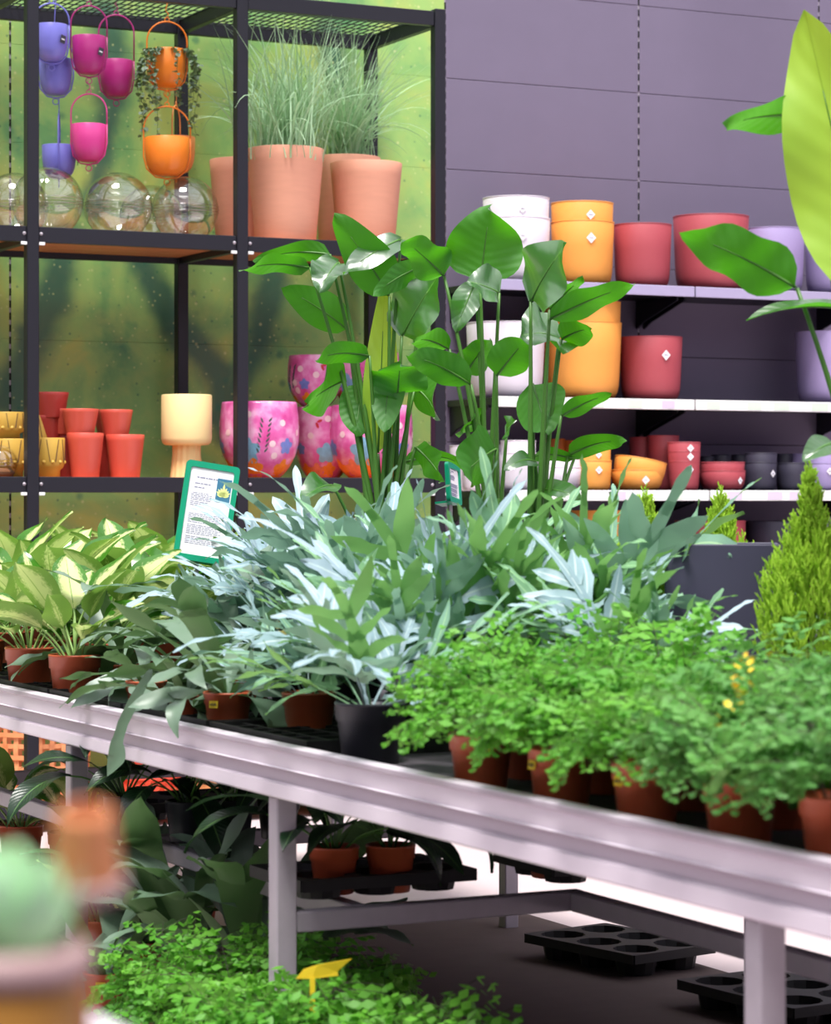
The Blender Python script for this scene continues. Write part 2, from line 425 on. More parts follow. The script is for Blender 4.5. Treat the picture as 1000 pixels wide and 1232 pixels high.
# ================================================================== THE SETTING
WALLY = 10.6
floor = link('floor', boxm('floor', (-9, -4, -.1), (14, 10.9, 0), M['floor'], 0))
struct(floor, 'pale pinkish resin shop floor', 'floor')
wall = link('wall_back', boxm('wall_back', (0, WALLY + .02, 0), (11, WALLY + .16, 5.3), M['black_slot'], 0))
struct(wall, 'panelled back wall, grey beside a green leaf mural', 'wall')
SLOTX = [3.39 + 1.01 * k for k in range(-3, 7)]
ZL = [-.1] + [.322 + .407 * k for k in range(-0, 13)]
pan_cache = {}
for i in range(len(SLOTX) - 1):
    x0, x1 = SLOTX[i] + .0045, SLOTX[i + 1] - .0045
    green = SLOTX[i + 1] < 5.5
    for k in range(len(ZL) - 1):
        gp = .0004 if green else .0013
        z0, z1 = max(0, ZL[k] + gp), ZL[k + 1] - gp
        key = (green, round(z1 - z0, 3))
        if key not in pan_cache:
            pan_cache[key] = boxm('wall_panel', (0, 0, 0), (x1 - x0, .02, z1 - z0), M['mural' if green else 'panel'], .0006 if green else .0015)
        link('wall_panel', pan_cache[key], wall, (x0, WALLY, z0))
slot_bm = MB(); box(slot_bm, (-.011, 0, 0), (.011, .012, 5.2))
slot_me = slot_bm.mesh('slotted_strip', M['galv'], False)
hole_bm = MB()
for k in range(102): box(hole_bm, (-.0044, -.0025, .03 + k * .05), (.0044, .001, .06 + k * .05))
hole_me = hole_bm.mesh('slot', M['black_slot'], False)
for x in SLOTX[1:]:
    s = link('slotted_strip', slot_me, wall, (x, WALLY + .004, 0))
    h = link('slot_row', hole_me, s); h['kind'] = 'stuff'

for nm_, a, b, l in (('unseen_wall_left', (-5.2, -4, 0), (-5, 10.6, 5.3), 'unseen wall added on the left to cut low sky light'), ('unseen_wall_right', (10, -4, 0), (10.2, 10.62, 5.3), 'unseen wall added on the right to cut low sky light'),
                     ('unseen_wall_rear', (-5, -4.2, 0), (10, -4, 5.3), 'unseen wall added behind the camera to cut low sky light')):
    struct(link(nm_, boxm(nm_, a, b, M['panel'], 0)), l)  # unseen walls added to keep low sky light from under the bench
wl = link('wall_front', boxm('wall_front', (-5, WALLY + .02, 0), (0, WALLY + .16, 5.3), M['panel'], 0)); struct(wl, 'plain grey wall left of the leaf mural, out of view')
M['shade_sheet'] = pm('dark_shade_sheet', C(86, 71, 69), .9, .15, 12, .2)  # dark sheet added so the floor below the bench looks shaded
shade_sheet = link('floor_shade', boxm('floor_shade', (2.0, 1.6, .0005), (3.98, 7.35, .004), M['shade_sheet'], 0)); struct(shade_sheet, 'dark sheet added on the floor to deepen the shade under the bench', 'mat')
# glazing bars of the glass roof, high above
roof = link('ceiling', None); struct(roof, 'glazing bars of the glass roof high overhead', 'ceiling')
bx = boxm('purlin', (-9, -.03, 0), (13, .03, .1), M['galv'], 0); by = boxm('rafter', (-.05, -4, .1), (.05, 10.6, .3), M['galv'], 0)
for k in range(11): link('purlin', bx, roof, (0, -4 + k * 1.45, 5.4))
for k in range(8): link('rafter', by, roof, (-8 + k * 2.9, 0, 5.4))

# ================================================================== BLACK DISPLAY RACK
RF, RB = 9.85, 10.5
RX = [2.36, 3.235, 4.108, 4.994]
ZT, ZM, ZB, ZG = 3.31, 2.34, 1.375, .12
rack = thing('display_rack', 'tall black metal display rack with timber shelves and a wire mesh top', 'rack', (RX[0], RF, 0))
o0 = Vector((RX[0], RF, 0))
post = boxm('post', (-.024, -.024, 0), (.024, .024, ZT + .01), M['black_metal'], .003)
for x in RX:
    for y in (RF, RB):
        link('post', post, rack, Vector((x, y, 0)) - o0)
for z in (ZT, ZM, ZB, ZG):
    for i in range(3):
        w = RX[i + 1] - RX[i] - .05
        me = boxm('shelf_rail', (0, -.016, -.06), (w, .016, 0), M['black_metal'], .002)
        for y in (RF, RB):
            link('shelf_rail', me, rack, Vector((RX[i] + .025, y, z)) - o0)
    me = boxm('side_rail', (-.016, .025, -.06), (.016, RB - RF - .025, 0), M['black_metal'], .002)
    for x in RX:
        link('side_rail', me, rack, Vector((x, RF, z)) - o0)
    if z != ZT:
        for i in range(3):
            w = RX[i + 1] - RX[i] - .04
            nb = 5
            bd = (RB - RF - .04) / nb
            me = boxm('shelf_board', (0, .002, -.036), (w, bd - .002, -.006), M['wood'], .002)
            for k in range(nb):
                link('shelf_board', me, rack, Vector((RX[i] + .02, RF + .02 + k * bd, z)) - o0)
for i in range(3):
    mb = MB(); w = RX[i + 1] - RX[i] - .04
    nx = 26; ny = 7
    for k in range(nx + 1): box(mb, (w * k / nx - .0025, .016, -.008), (w * k / nx + .0025, RB - RF - .016, -.004))
    for k in range(ny + 1):
        y = .016 + (RB - RF - .032) * k / ny
        box(mb, (0, y - .0018, -.012), (w, y + .0018, -.008))
    m_ = link('wire_mesh', mb.mesh('wire_mesh', M['wire'], False), rack, Vector((RX[i] + .02, RF, ZT)) - o0); m_['kind'] = 'stuff'
bolt_me = lathe(MB(), [(0, .006), (.006, .005), (.007, 0)], 10).mesh('bolt', M['galv'])
plate_me = boxm('shelf_clip', (-.012, -.004, -.006), (.012, .004, .006), M['rail_white'], .001)
for x in RX[1:]:
    for z in (ZM, ZB):
        for s in (-1, 1):
            link('bolt', bolt_me, rack, Vector((x + s * .034, RF - .016, z - .028)) - o0, (PI / 2, 0, 0))
            link('shelf_clip', plate_me, rack, Vector((x + s * .036, RF - .018, z - .066)) - o0)

# ================================================================== THINGS ON THE RACK
def shell(prof_out, th, zin):
    """closed pot profile from an outer profile (bottom to top)"""
    inner = [(max(r - th, .0), max(z, zin)) for r, z in reversed(prof_out) if z > zin]
    return [(0, prof_out[0][1])] + prof_out + inner + [(0, zin)]
def place_px(pl, pr, ytop, ys, zs):
    """centre X, radius and height of a round pot seen between columns pl..pr whose rim is at row ytop, standing at depth plane ys on height zs"""
    d = on_y((pl + pr) / 2, ys); p = at((pl + pr) / 2, ytop, d); s = FPX / d
    return Vector((p.x, p.y, zs)), (pr - pl) / 2 / s, p.z - zs
def conic(R_, h, rb=.78, th=.006, lip=0):
    p = [(R_ * rb, 0), (R_ * (rb + (1 - rb) * .04), .004)] + [(R_ * (rb + (1 - rb) * t), h * t) for t in (.3, .6, .85)]
    if lip: p += [(R_ * .985, h - lip), (R_ + .003, h - lip + .001), (R_ + .003, h - .003)]
    p += [(R_, h - .002), (R_ - .002, h)]
    return shell(p, th, h * .06)
def roundpot(R_, h, th=.005):
    p = [(R_ * .66, 0), (R_ * .76, h * .012), (R_ * .84, h * .045), (R_ * .895, h * .1), (R_ * .925, h * .17), (R_ * .945, h * .3), (R_ * .97, h * .6), (R_, h - .003), (R_ - .002, h)]
    return shell(p, th, h * .08)
def bowl(R_, h, th=.005):
    p = [(R_ * .55, 0), (R_ * .72, h * .04), (R_ * .86, h * .16), (R_ * .94, h * .34), (R_ * .985, h * .6), (R_, h - .003), (R_ - .002, h)]
    return shell(p, th, h * .12)

def simple_pot(name, label, cat, loc, prof, mat, seg=48, group=None):
    o = link(name, lathe(MB(), prof, seg).mesh(name, mat), None, loc)
    return tag(o, label, cat, group)

# clear plastic globes on the middle shelf
def globe(px, py, r_px, ys, zs, label, ruff=0):
    d = on_y(px, ys); r = r_px / FPX * d; p = at(px, py, d)
    t = thing('glass_globe', label, 'globe', (p.x, p.y, zs), 0, 'clear globes on the rack')
    prof = []
    for k in range(25):
        a = -PI / 2 + .42 + (PI - .42) * k / 24
        prof.append((max(0, r * math.cos(a)), r * math.sin(a) + r * math.sin(PI/2 - .42)))
    link('globe_shell', lathe(MB(), [(0, prof[0][1])] + prof, 48).mesh('globe_shell', M['glass']), t)
    zc = r * math.sin(PI/2 - .42)
    mb = MB()
    for dz in (-.012, 0, .012): ring(mb, (0, 0, zc + dz), math.sqrt(r*r - dz*dz) + .0008, .0018, 'z', 48, 5)
    link('seam_rim', mb.mesh('seam_rim', M['glass']), t)
    return t, r, zc
for px, py, rp, ys, l in ((57, 232, 43, 10.08, 'clear plastic globe just right of the left rack post'),
                          (142, 236, 41, 10.06, 'clear plastic globe in the middle, below the pink hanging pot'),
                          (223, 240, 40, 10.04, 'clear plastic globe below the orange hanging pots'),
                          (18, 234, 40, 10.2, 'clear plastic globe half hidden behind the left rack post'),
                          (182, 234, 38, 10.32, 'clear plastic globe standing behind two others')):
    globe(px, py, rp, ys, ZM - .006, l)
tg, r, zc = globe(0, 536, 21, 10.0, ZB - .006, 'small clear globe terrarium with bark on the lower shelf')
mb = MB(); lathe(mb, [(0, .004), (r * .72, .006), (r * .86, r * .35), (r * .5, r * .55), (0, r * .6)], 20); link('bark_filling', mb.mesh('bark_filling', M['bark']), tg)

# terracotta planters with silver grass
def grass_tuft(parent, z, n, L, spread, seed):
    rs = random.Random(seed); mb = MB()
    for k in range(n):
        a = rs.uniform(0, 360); b = (rs.gauss(0, spread * .35), rs.gauss(0, spread * .35), z)
        l = L * rs.uniform(.5, 1.08); e0 = rs.uniform(72, 92); e1 = e0 - rs.uniform(5, 75) * (1 if rs.random() < .75 else 1.9)
        w = rs.uniform(.0022, .0042)
        pts = arc(l, e0, e1, 9, b, a, a + rs.uniform(-25, 25))
        sd = Vector((-math.sin(rad(a)), math.cos(rad(a)), 0))
        ribbon(mb, pts, lambda v, w=w: w * (1 - v ** 3) + .0003, sd, .25, na=2, twist=rs.uniform(-1, 1))
    g = link('grass_blades', mb.mesh('grass_blades', M['grass']), parent); g['kind'] = 'stuff'
for pl, pr, yt, ys, gr, lab in ((297, 390, 180, 10.03, 1, 'large terracotta planter with tall silver grass beside the rack post'),
                                (397, 484, 197, 10.05, 0, 'empty terracotta planter at the right end of the rack shelf'),
                                (376, 458, 190, 10.33, 1, 'terracotta planter with arching silver grass, standing at the back'),
                                (252, 330, 193, 10.3, 0, 'terracotta planter behind the globes, cut by the rack post')):
    loc, r, h = place_px(pl, pr, yt, ys, ZM - .006)
    t = thing('terracotta_planter', lab, 'planter', loc, 0, 'terracotta planters on the rack')
    link('pot', lathe(MB(), conic(r, h, .78, .01), 56).mesh('pot', M['terracotta']), t)
    link('soil', lathe(MB(), [(0, h * .86), (r * .93, h * .86)], 32).mesh('soil', M['soil']), t)
    if gr: grass_tuft(t, h * .86, 300, .62, .2 if ys < 10.2 else .12, int(pl))

# hanging pots
def hanging(name, label, px, ytop, w_px, h_px, hoop_px, ys, matname, hang_to, tagside=None, group='hanging pots under the rack top', ring_low=True, yaw=0, hook=True):
    d = on_y(px, ys); p = at(px, ytop, d); s = FPX / d
    r, h, hh = w_px / 2 / s, h_px / s, hoop_px / s
    t = thing(name, label, 'hanging pot', (p.x, p.y, p.z - h), yaw, group)
    mat = M[matname]
    pr = [(0, 0), (r * .42, .001), (r * .62, h * .05), (r * .8, h * .16), (r * .92, h * .32), (r * .98, h * .55), (r, h - .002), (r - .002, h)]
    link('pot', lathe(MB(), shell(pr[1:], .003, h * .08), 40).mesh('pot', mat), t)
    mb = MB()                               # strap: a hoop that runs right round under the pot
    pts = [(r + .004, 0, h)]
    n = 16
    top = []
    for k in range(n + 1):
        a = PI * k / n
        top.append(((r + .004) * math.cos(a), 0, h + hh - (r + .004) + (r + .004) * math.sin(a) if hh > r else h + hh * math.sin(a)))
    low = [(-(r + .004), 0, h * .5), (-(r * .86 + .004), 0, h * .18), (-r * .5, 0, -.004), (0, 0, -.01), (r * .5, 0, -.004), (r * .86 + .004, 0, h * .18), (r + .004, 0, h * .5)]
    tube(mb, pts + top + low + pts, .0032, .0032, 6)
    link('strap_hoop', mb.mesh('strap_hoop', mat), t)
    if ring_low:
        mb = MB(); ring(mb, (0, 0, -.024), .012, .002, 'y', 16, 5); link('lower_ring', mb.mesh('lower_ring', mat), t)
    if hook:
        mb = MB(); ztop = hang_to - (p.z - h); zb = h + hh
        ring(mb, (0, 0, zb + .008), .009, .002, 'y', 12, 5)
        tube(mb, [(0, 0, zb + .015), (.006, 0, zb + .03), (-.006, 0, zb + .045), (0, 0, max(zb + .05, ztop - .01)), (0, 0, max(zb + .055, ztop))], .002, .002, 5)
        link('hook', mb.mesh('hook', mat), t)
    if tagside is not None:
        g = link('hang_tag', boxm('hang_tag', (-.012, -.001, -.016), (.012, .001, .016), M['ink'], .0005), t, (math.sin(tagside) * (r + .006), -math.cos(tagside) * (r + .006), h * .55), (0, .25, tagside))
        link('printed_mark', boxm('printed_mark', (-.008, -.0016, -.003), (.008, -.0009, .002), M['white_card'], 0), g)
    return t, r, h
yw = -.25
hanging('hanging_pot', 'periwinkle blue hanging pot, topmost on the left', 62, 30, 40, 44, 26, 10.1, 'h_blue', ZT - .012, .6, yaw=yw)
hanging('hanging_pot', 'periwinkle blue hanging pot directly below the topmost blue one', 67, 71, 40, 44, 24, 10.2, 'h_blue', ZT - .012, None, yaw=yw)
hanging('hanging_pot', 'periwinkle blue hanging pot, lowest, just above a globe', 71, 175, 41, 40, 38, 10.2, 'h_blue', at(67, 118, on_y(67, 10.2)).z, .1, yaw=1.2)
hanging('hanging_pot', 'magenta hanging pot with a black tag, upper of the magenta pots', 107, 44, 41, 46, 37, 10.08, 'h_magenta', ZT - .012, .6, yaw=yw)
hanging('hanging_pot', 'magenta hanging pot hung to the right of the tagged one', 140, 73, 40, 44, 55, 10.2, 'h_magenta', ZT - .012, None, yaw=yw)
hanging('hanging_pot', 'bright pink hanging pot, below the magenta pots', 107, 150, 42, 45, 37, 10.08, 'h_pink', at(107, 92, on_y(107, 10.08)).z, None, yaw=-.6)
t1, r1, h1 = hanging('hanging_pot', 'orange hanging pot with a trailing vine', 201, 60, 46, 46, 34, 10.08, 'h_orange', ZT - .012, None, yaw=yw)
hanging('hanging_pot', 'orange hanging pot with a hoop handle, lowest of the orange pots', 201, 166, 54, 46, 38, 10.02, 'h_orange', at(199, 108, on_y(199, 10.05)).z, None, yaw=yw)
hanging('hanging_pot', 'peach orange hanging pot hung behind the lowest orange one', 212, 165, 46, 44, 38, 10.28, 'h_peach', at(205, 116, on_y(205, 10.28)).z, None, yaw=1.0)
# trailing vine in the orange pot
vine = thing('trailing_vine', 'small-leaved trailing vine spilling from the orange hanging pot', 'plant', tuple(t1.location + Vector((0, 0, h1 * .8))))
lf = MB(); ribbon(lf, arc(.02, 10, -30, 4), lambda v: .0095 * math.sin(PI * min(1, v * .9 + .08)) ** .7, fold=.25)
lf_me = lf.mesh('leaf', M['string'])
rs = random.Random(4)
for k in range(22):
    a = rs.uniform(0, 360) if k > 12 else rs.uniform(150, 230) if k % 2 else rs.uniform(-60, 20)
    drop = rs.uniform(.05, .16) if a < 140 and k % 3 or a > 260 else rs.uniform(.1, .36)
    rr = r1 + .012
    p0 = Vector((r1 * .5 * math.cos(rad(a)), r1 * .5 * math.sin(rad(a)), -h1 * .05)); p1 = Vector((rr * math.cos(rad(a)), rr * math.sin(rad(a)), h1 * .25))
    p2 = p1 * 1.35; p2.z = -.02
    pts = bez(p0, p1 + Vector((0, 0, .03)), p2, 5) + [Vector((p2.x * (1 + .1 * math.sin(q)), p2.y * (1 + .1 * math.cos(q * 2)), -.02 - drop * q / 6)) for q in range(1, 7)]
    mb = MB(); tube(mb, pts, .0012, .0008, 4)
    st = link('stem', mb.mesh('stem', M['stem_green']), vine)
    L = len(pts)
    for q in range(int(14 + drop * 90)):
        f = rs.uniform(.15, 1) * (L - 1); i = min(L - 2, int(f)); pp = pts[i].lerp(pts[i + 1], f - i)
        link('leaf', lf_me, st, pp, (rs.uniform(-.5, .5), rs.uniform(-.2, .9), rs.uniform(0, 6.3)), rs.uniform(.7, 1.15))

# lower shelf: coral tapered pots
zs = ZB - .006
def pot_row(items, prof, matf, name, cat, group, zs):
    for pl, pr, yt, yb, ys, lab, mt in items:
        d = on_y((pl + pr) / 2, ys); s = FPX / d; p = at((pl + pr) / 2, yt, d); zb = zs if yb is None else at(0, yb, d).z
        simple_pot(name, lab, cat, (p.x, p.y, zb), prof((pr - pl) / 2 / s, p.z - zb), M[mt], group=group)
pot_row([(80, 125, 521, None, 9.97, 'coral tapered pot in the front row, beneath a stacked one', 'coral'), (127, 174, 523, None, 9.99, 'coral tapered pot at the right end of the front row', 'coral'),
         (74, 119, 492, 522, 9.98, 'coral tapered pot stacked on the front one', 'coral'), (119, 160, 493, 524, 10.02, 'coral tapered pot stacked above the right end', 'coral'),
         (60, 103, 522, None, 10.12, 'coral tapered pot behind the front coral pot', 'coral_dark'), (110, 152, 522, None, 10.14, 'coral tapered pot in the shade between two coral pots', 'coral_dark'),
         (57, 98, 492, 523, 10.1, 'coral tapered pot stacked in the second row', 'coral'), (112, 152, 493, 523, 10.16, 'coral tapered pot stacked in the back row', 'coral_dark'),
         (40, 83, 472, 503, 10.1, 'brick red tapered pot on top of the coral stack', 'coral_dark'), (38, 80, 500, 531, 10.12, 'brick red tapered pot, middle of the tallest stack', 'coral_dark'),
         (38, 78, 530, None, 10.12, 'brick red tapered pot, bottom of the tallest stack', 'coral_dark')],
        lambda r, h: conic(r, h, .74, .005), None, 'tapered_pot', 'pot', 'coral pots on the lower rack shelf', zs)
# ochre carved pots
for pl, pr, yt, yb, ys, lab in ((36, 78, 527, None, 9.97, 'ochre carved pot with round studs beside the rack post'), (-14, 30, 496, 528, 10.05, 'ochre carved pot stacked at the left edge'),
                                (-12, 34, 528, None, 10.05, 'ochre carved pot at the bottom behind the small globe'), (28, 70, 500, None, 10.14, 'ochre carved pot hidden behind the rack post')):
    d = on_y((pl + pr) / 2, ys); s = FPX / d; p = at((pl + pr) / 2, yt, d); zb = zs if yb is None else at(0, yb, d).z
    r, h = (pr - pl) / 2 / s, p.z - zb
    t = thing('carved_pot', lab, 'pot', (p.x, p.y, zb), 0, 'ochre carved pots on the lower rack shelf')
    link('pot', lathe(MB(), shell([(r * .72, 0), (r * .72, h * .2), (r * .9, h * .27), (r * .97, h * .36), (r, h - .003), (r - .002, h)], .006, h * .1), 40).mesh('pot', M['ochre']), t)
    stud = lathe(MB(), [(0, .007), (.005, .006), (.008, 0)], 12).mesh('stud', M['ochre'])
    groove = boxm('groove', (-.0012, -.002, -h * .28), (.0012, .001, h * .28), M['groove_brown'], 0)
    for k in range(12):
        a = 2 * PI * k / 12
        link('stud', stud, t, (r * .985 * math.cos(a), r * .985 * math.sin(a), h * .4), (0, PI / 2, a))
        link('groove', groove, t, (r * .99 * math.cos(a + .26), r * .99 * math.sin(a + .26), h * .68), (0, .16 if k % 2 else -.16, a + .26 + PI / 2))
# cream pedestal planter
loc, r, h = place_px(194, 255, 475, 10.0, zs)
t = thing('pedestal_planter', 'cream footed planter with a ribbed pedestal on the lower shelf', 'planter', loc)
link('bowl', lathe(MB(), shell([(r * .62, h * .4), (r * .86, h * .405), (r * .96, h * .43), (r, h * .48), (r, h - .004), (r - .003, h)], .006, h * .46), 56).mesh('bowl', M['cream']), t)
mb = MB(); nseg = 56; pr = []
vs = []; fs = []
for i in range(nseg):
    a = 2 * PI * i / nseg; k = 1 + (.035 if i % 4 < 2 else -.03)
    for rr, z in ((r * .64, 0), (r * .6, h * .1), (r * .54, h * .3), (r * .55, h * .4)):
        vs.append((rr * k * math.cos(a), rr * k * math.sin(a), z))
for i in range(nseg):
    j = (i + 1) % nseg
    for q in range(3): fs.append((i*4+q, j*4+q, j*4+q+1, i*4+q+1))
link('pedestal', mb.add(vs, fs).mesh('pedestal', M['cream_wood']), t)

# pink floral pots
def floral_mat():
    m, nt, out = newmat('pink_floral_print')
    tc = N(nt, 'ShaderNodeTexCoord')
    no = N(nt, 'ShaderNodeTexNoise'); no.inputs['Scale'].default_value = 14; no.inputs['Detail'].default_value = 5
    nt.links.new(tc.outputs['Object'], no.inputs[0])
    col = ramp(nt, no.outputs[0], [(.3, C(216, 70, 150)), (.48, C(232, 112, 182)), (.6, C(244, 168, 212)), (.74, C(250, 212, 232))])
    b = N(nt, 'ShaderNodeBsdfPrincipled'); nt.links.new(col, b.inputs['Base Color']); b.inputs['Roughness'].default_value = .3; b.inputs['Coat Weight'].default_value = .3
    nt.links.new(b.outputs[0], out.inputs[0])
    return m
M['floral'] = floral_mat()
M['f_blue'] = pm('print_sky_blue', C(132, 186, 214), .35, .25, 60); M['f_viol'] = pm('print_violet_blue', C(120, 140, 214), .35, .3, 60)
M['f_orange'] = pm('print_orange', C(246, 146, 50), .35, .25, 60); M['f_red'] = pm('print_red', C(206, 50, 60), .35, .1)
M['f_leaf'] = pm('print_dark_leaf', C(74, 84, 84), .4, .3, 60); M['f_white'] = pm('print_pale_pink', C(250, 214, 220), .35, .05); M['f_peach'] = pm('print_peach', C(240, 140, 110), .35, .3, 50)
def fl_r(z, r, h):
    t = z / h
    pts = [(0, .45), (.06, .6), (.15, .74), (.3, .9), (.45, .98), (.6, 1.0), (.8, .985), (1, .94)]
    for (a, b), (c, d) in zip(pts, pts[1:]):
        if a <= t <= c: return r * (b + (d - b) * (t - a) / (c - a))
    return r * .9
def decal(mb, outline, th0, z0, r, h, rot=0):
    """flat print patch laid on the pot's curved surface; outline in metres"""
    ca, sa = math.cos(rot), math.sin(rot)
    P = [(0, 0)] + outline; vs = []
    for u, v in P:
        u, v = u * ca - v * sa, u * sa + v * ca
        z = min(h * .97, max(h * .01, z0 + v)); rr = fl_r(z, r, h) + .0012
        a = th0 + u / max(rr, .02)
        vs.append((rr * math.cos(a), rr * math.sin(a), z))
    n = len(outline)
    mb.add(vs, [(0, 1 + i, 1 + (i + 1) % n) for i in range(n)])
def oval(a, b, n=12, c=(0, 0)): return [(c[0] + a * math.cos(2*PI*i/n), c[1] + b * math.sin(2*PI*i/n)) for i in range(n)]
for pl, pr, yt, yb, ys, rz, lab in ((264, 360, 484, None, 10.02, 0, 'pink floral pot beside the rack post, front left of the floral pots'), (354, 425, 490, None, 10.22, .4, 'pink floral pot set back between two others on the shelf'),
                                    (396, 497, 488, None, 10.06, .1, 'pink floral pot behind the banana-like stems, right of the group'), (346, 412, 428, 489, 10.24, .9, 'pink floral pot on top, left of the two stacked ones'),
                                    (398, 482, 424, 489, 10.2, -.3, 'pink floral pot on top, right of the two stacked ones')):
    d = on_y((pl + pr) / 2, ys); s = FPX / d; p = at((pl + pr) / 2, yt, d); zb = zs if yb is None else at(0, yb, d).z
    r, h = (pr - pl) / 2 / s, p.z - zb
    t = thing('floral_pot', lab, 'pot', (p.x, p.y, zb), rz, 'pink floral pots on the rack')
    link('pot', lathe(MB(), shell([(fl_r(h * q, r, h), h * q) for q in (0, .03, .06, .1, .15, .22, .3, .45, .6, .8, .97)] + [(r * .93, h)], .006, h * .08), 48).mesh('pot', M['floral']), t)
    for k in range(3):
        th = -PI / 2 - YAW * .5 - .55 + k * 2.09
        for mt, th_, z_, fn in (('f_blue', th + .05, h * .36, 0), ('f_viol', th + 1.15, h * .42, 0), ('f_orange', th + .2, h * .13, 1), ('f_peach', th - .35, h * .12, 1), ('f_orange', th + 1.2, h * .12, 1)):
            mb = MB(); q = r * (.34 if mt == 'f_blue' else .26 if fn else .2)
            for i in range(5):
                a = 2 * PI * i / 5 + .3
                decal(mb, oval(q * .62, q * .42, 10), th_ + math.cos(a) * q * .45 / r, z_ + math.sin(a) * q * .45, r, h, a)
            link('printed_flower', mb.mesh('printed_flower', M[mt]), t)
        mb = MB()
        for i in range(7):
            for sgn in (-1, 1):
                decal(mb, [(-.001, 0), (.004, .006), (.014, .004), (.024, 0), (.013, -.003)], th + .45 + (sgn * .012 + i * .003) / r, h * (.34 + .065 * i), r, h, rad(58) if sgn > 0 else rad(122))
        link('printed_sprig', mb.mesh('printed_sprig', M['f_leaf']), t)
        mb = MB()
        for (a, z_) in ((.72, .45), (.8, .3), (.1, .83), (-.5, .6), (1.0, .72)):
            decal(mb, oval(.014, .014, 10), th + a, h * z_, r, h)
        link('printed_daisies', mb.mesh('printed_daisies', M['f_white']), t)
        mb = MB(); decal(mb, oval(.012, .006, 8), th - .18, h * .8, r, h, .4); decal(mb, oval(.006, .014, 8), th - .26, h * .74, r, h, .4)
        link('printed_bird', mb.mesh('printed_bird', M['f_red']), t)

# baskets on the lowest shelf
def basket(label, px, w_px, ytop, ybot, ys, taper, mat, nst, nb, name, sw=.006):
    d = on_y(px, ys); s = FPX / d; p = at(px, 0, d); zt, zb = at(0, ytop, d).z, at(0, ybot, d).z
    r, h = w_px / 2 / s, zt - zb
    t = thing(name, label, 'basket', (p.x, p.y, zb))
    def rr(z): return r * (taper + (1 - taper) * z / h)
    for k in range(nst):
        a = 2 * PI * k / nst; mb = MB(); pts = []
        for q in range(nb * 2 + 1):
            z = h * q / (nb * 2); w = .004 * math.cos(q * PI / 2 * 1 + k * PI)
            pts.append(((rr(z) + w) * math.cos(a), (rr(z) + w) * math.sin(a), z))
        ribbon(mb, pts, lambda v: sw * 1.3, Vector((-math.sin(a), math.cos(a), 0)), 0, na=1)
        link('stave', mb.mesh('stave', mat), t)
    for k in range(nb):
        z = h * (k + .5) / nb; mb = MB(); pts = []
        n = nst * 2
        for q in range(n + 1):
            a = 2 * PI * q / n; w = .004 * math.cos(q * PI / 1 + k * PI) if q % 2 == 0 else 0
            pts.append(((rr(z) + w) * math.cos(a), (rr(z) + w) * math.sin(a), z))
        ribbon(mb, pts, lambda v: sw * 1.2, Vector((0, 0, 1)), 0, na=1)
        link('woven_band', mb.mesh('woven_band', mat), t)
    mb = MB(); ring(mb, (0, 0, h), rr(h), .012, 'z', 32, 6); link('rim', mb.mesh('rim', mat), t)
    link('base', lathe(MB(), [(0, 0), (rr(0), 0), (rr(0), .01), (0, .01)], 24).mesh('base', mat), t)
basket('orange woven basket on the lowest rack shelf behind the bench', 46, 128, 846, 966, 10.17, .92, M['rattan'], 27, 9, 'woven_basket', .0075)
basket('coral red lattice basket on the lowest rack shelf', 178, 96, 870, 960, 10.12, .72, M['coral_plastic'], 26, 8, 'lattice_basket', .0085)

# ================================================================== WALL SHELVES
def wall_shelf(z, yf, x0, x1, lipmat, label, lip=.042, cards=0, seed=0):
    t = thing('wall_shelf', label, 'shelf', (x0, WALLY, z), 0, 'grey shelves on the back wall')
    w = x1 - x0; dy = WALLY - yf
    link('shelf_board', boxm('shelf_board', (.002, -dy + .012, -.03), (w - .002, -.004, 0), M['black_metal'], .002), t)
    link('price_rail', boxm('price_rail', (.004, -dy, -lip), (w - .004, -dy + .012, .004), lipmat, .002), t)
    br = MB()
    for xx in (.02, w - .02):
        br.add([(xx - .004, -.005, -.03), (xx - .004, -.005, -.16), (xx - .004, -.07, -.13), (xx - .004, -dy * .75, -.05), (xx - .004, -dy * .75, -.03),
                (xx + .004, -.005, -.03), (xx + .004, -.005, -.16), (xx + .004, -.07, -.13), (xx + .004, -dy * .75, -.05), (xx + .004, -dy * .75, -.03)],
               [(0, 1, 2, 3, 4), (9, 8, 7, 6, 5), (0, 5, 6, 1), (1, 6, 7, 2), (2, 7, 8, 3), (3, 8, 9, 4), (4, 9, 5, 0)])
        b = br.mesh('bracket', M['black_metal'], False); link('bracket', b, t); br = MB()
    rs = random.Random(seed)
    for k in range(cards):
        xx = .04 + k * .19 + rs.uniform(0, .08); cw = rs.uniform(.05, .09)
        link('price_card', boxm('price_card', (xx, -dy - .0012, -lip + .006), (xx + cw, -dy + .001, -.002), M['card_green' if rs.random() < .65 else 'card_lilac'], 0), t)
SZ = (2.235, 1.728, 1.322, .925)
SY = (10.12, 10.12, 10.0, 9.98)
nm = ('top', 'second', 'third', 'lowest')
for k in range(4):
    for q in range(2):
        wall_shelf(SZ[k], SY[k], 5.415 + 1.01 * q, 5.415 + 1.01 * (q + 1), M['rail_lilac' if k == 0 else 'rail_white'],
                   f'{nm[k]} wall shelf of the {"left" if q == 0 else "right"} bay holding plastic pots', cards=0 if k == 0 else 5, seed=k * 2 + q)

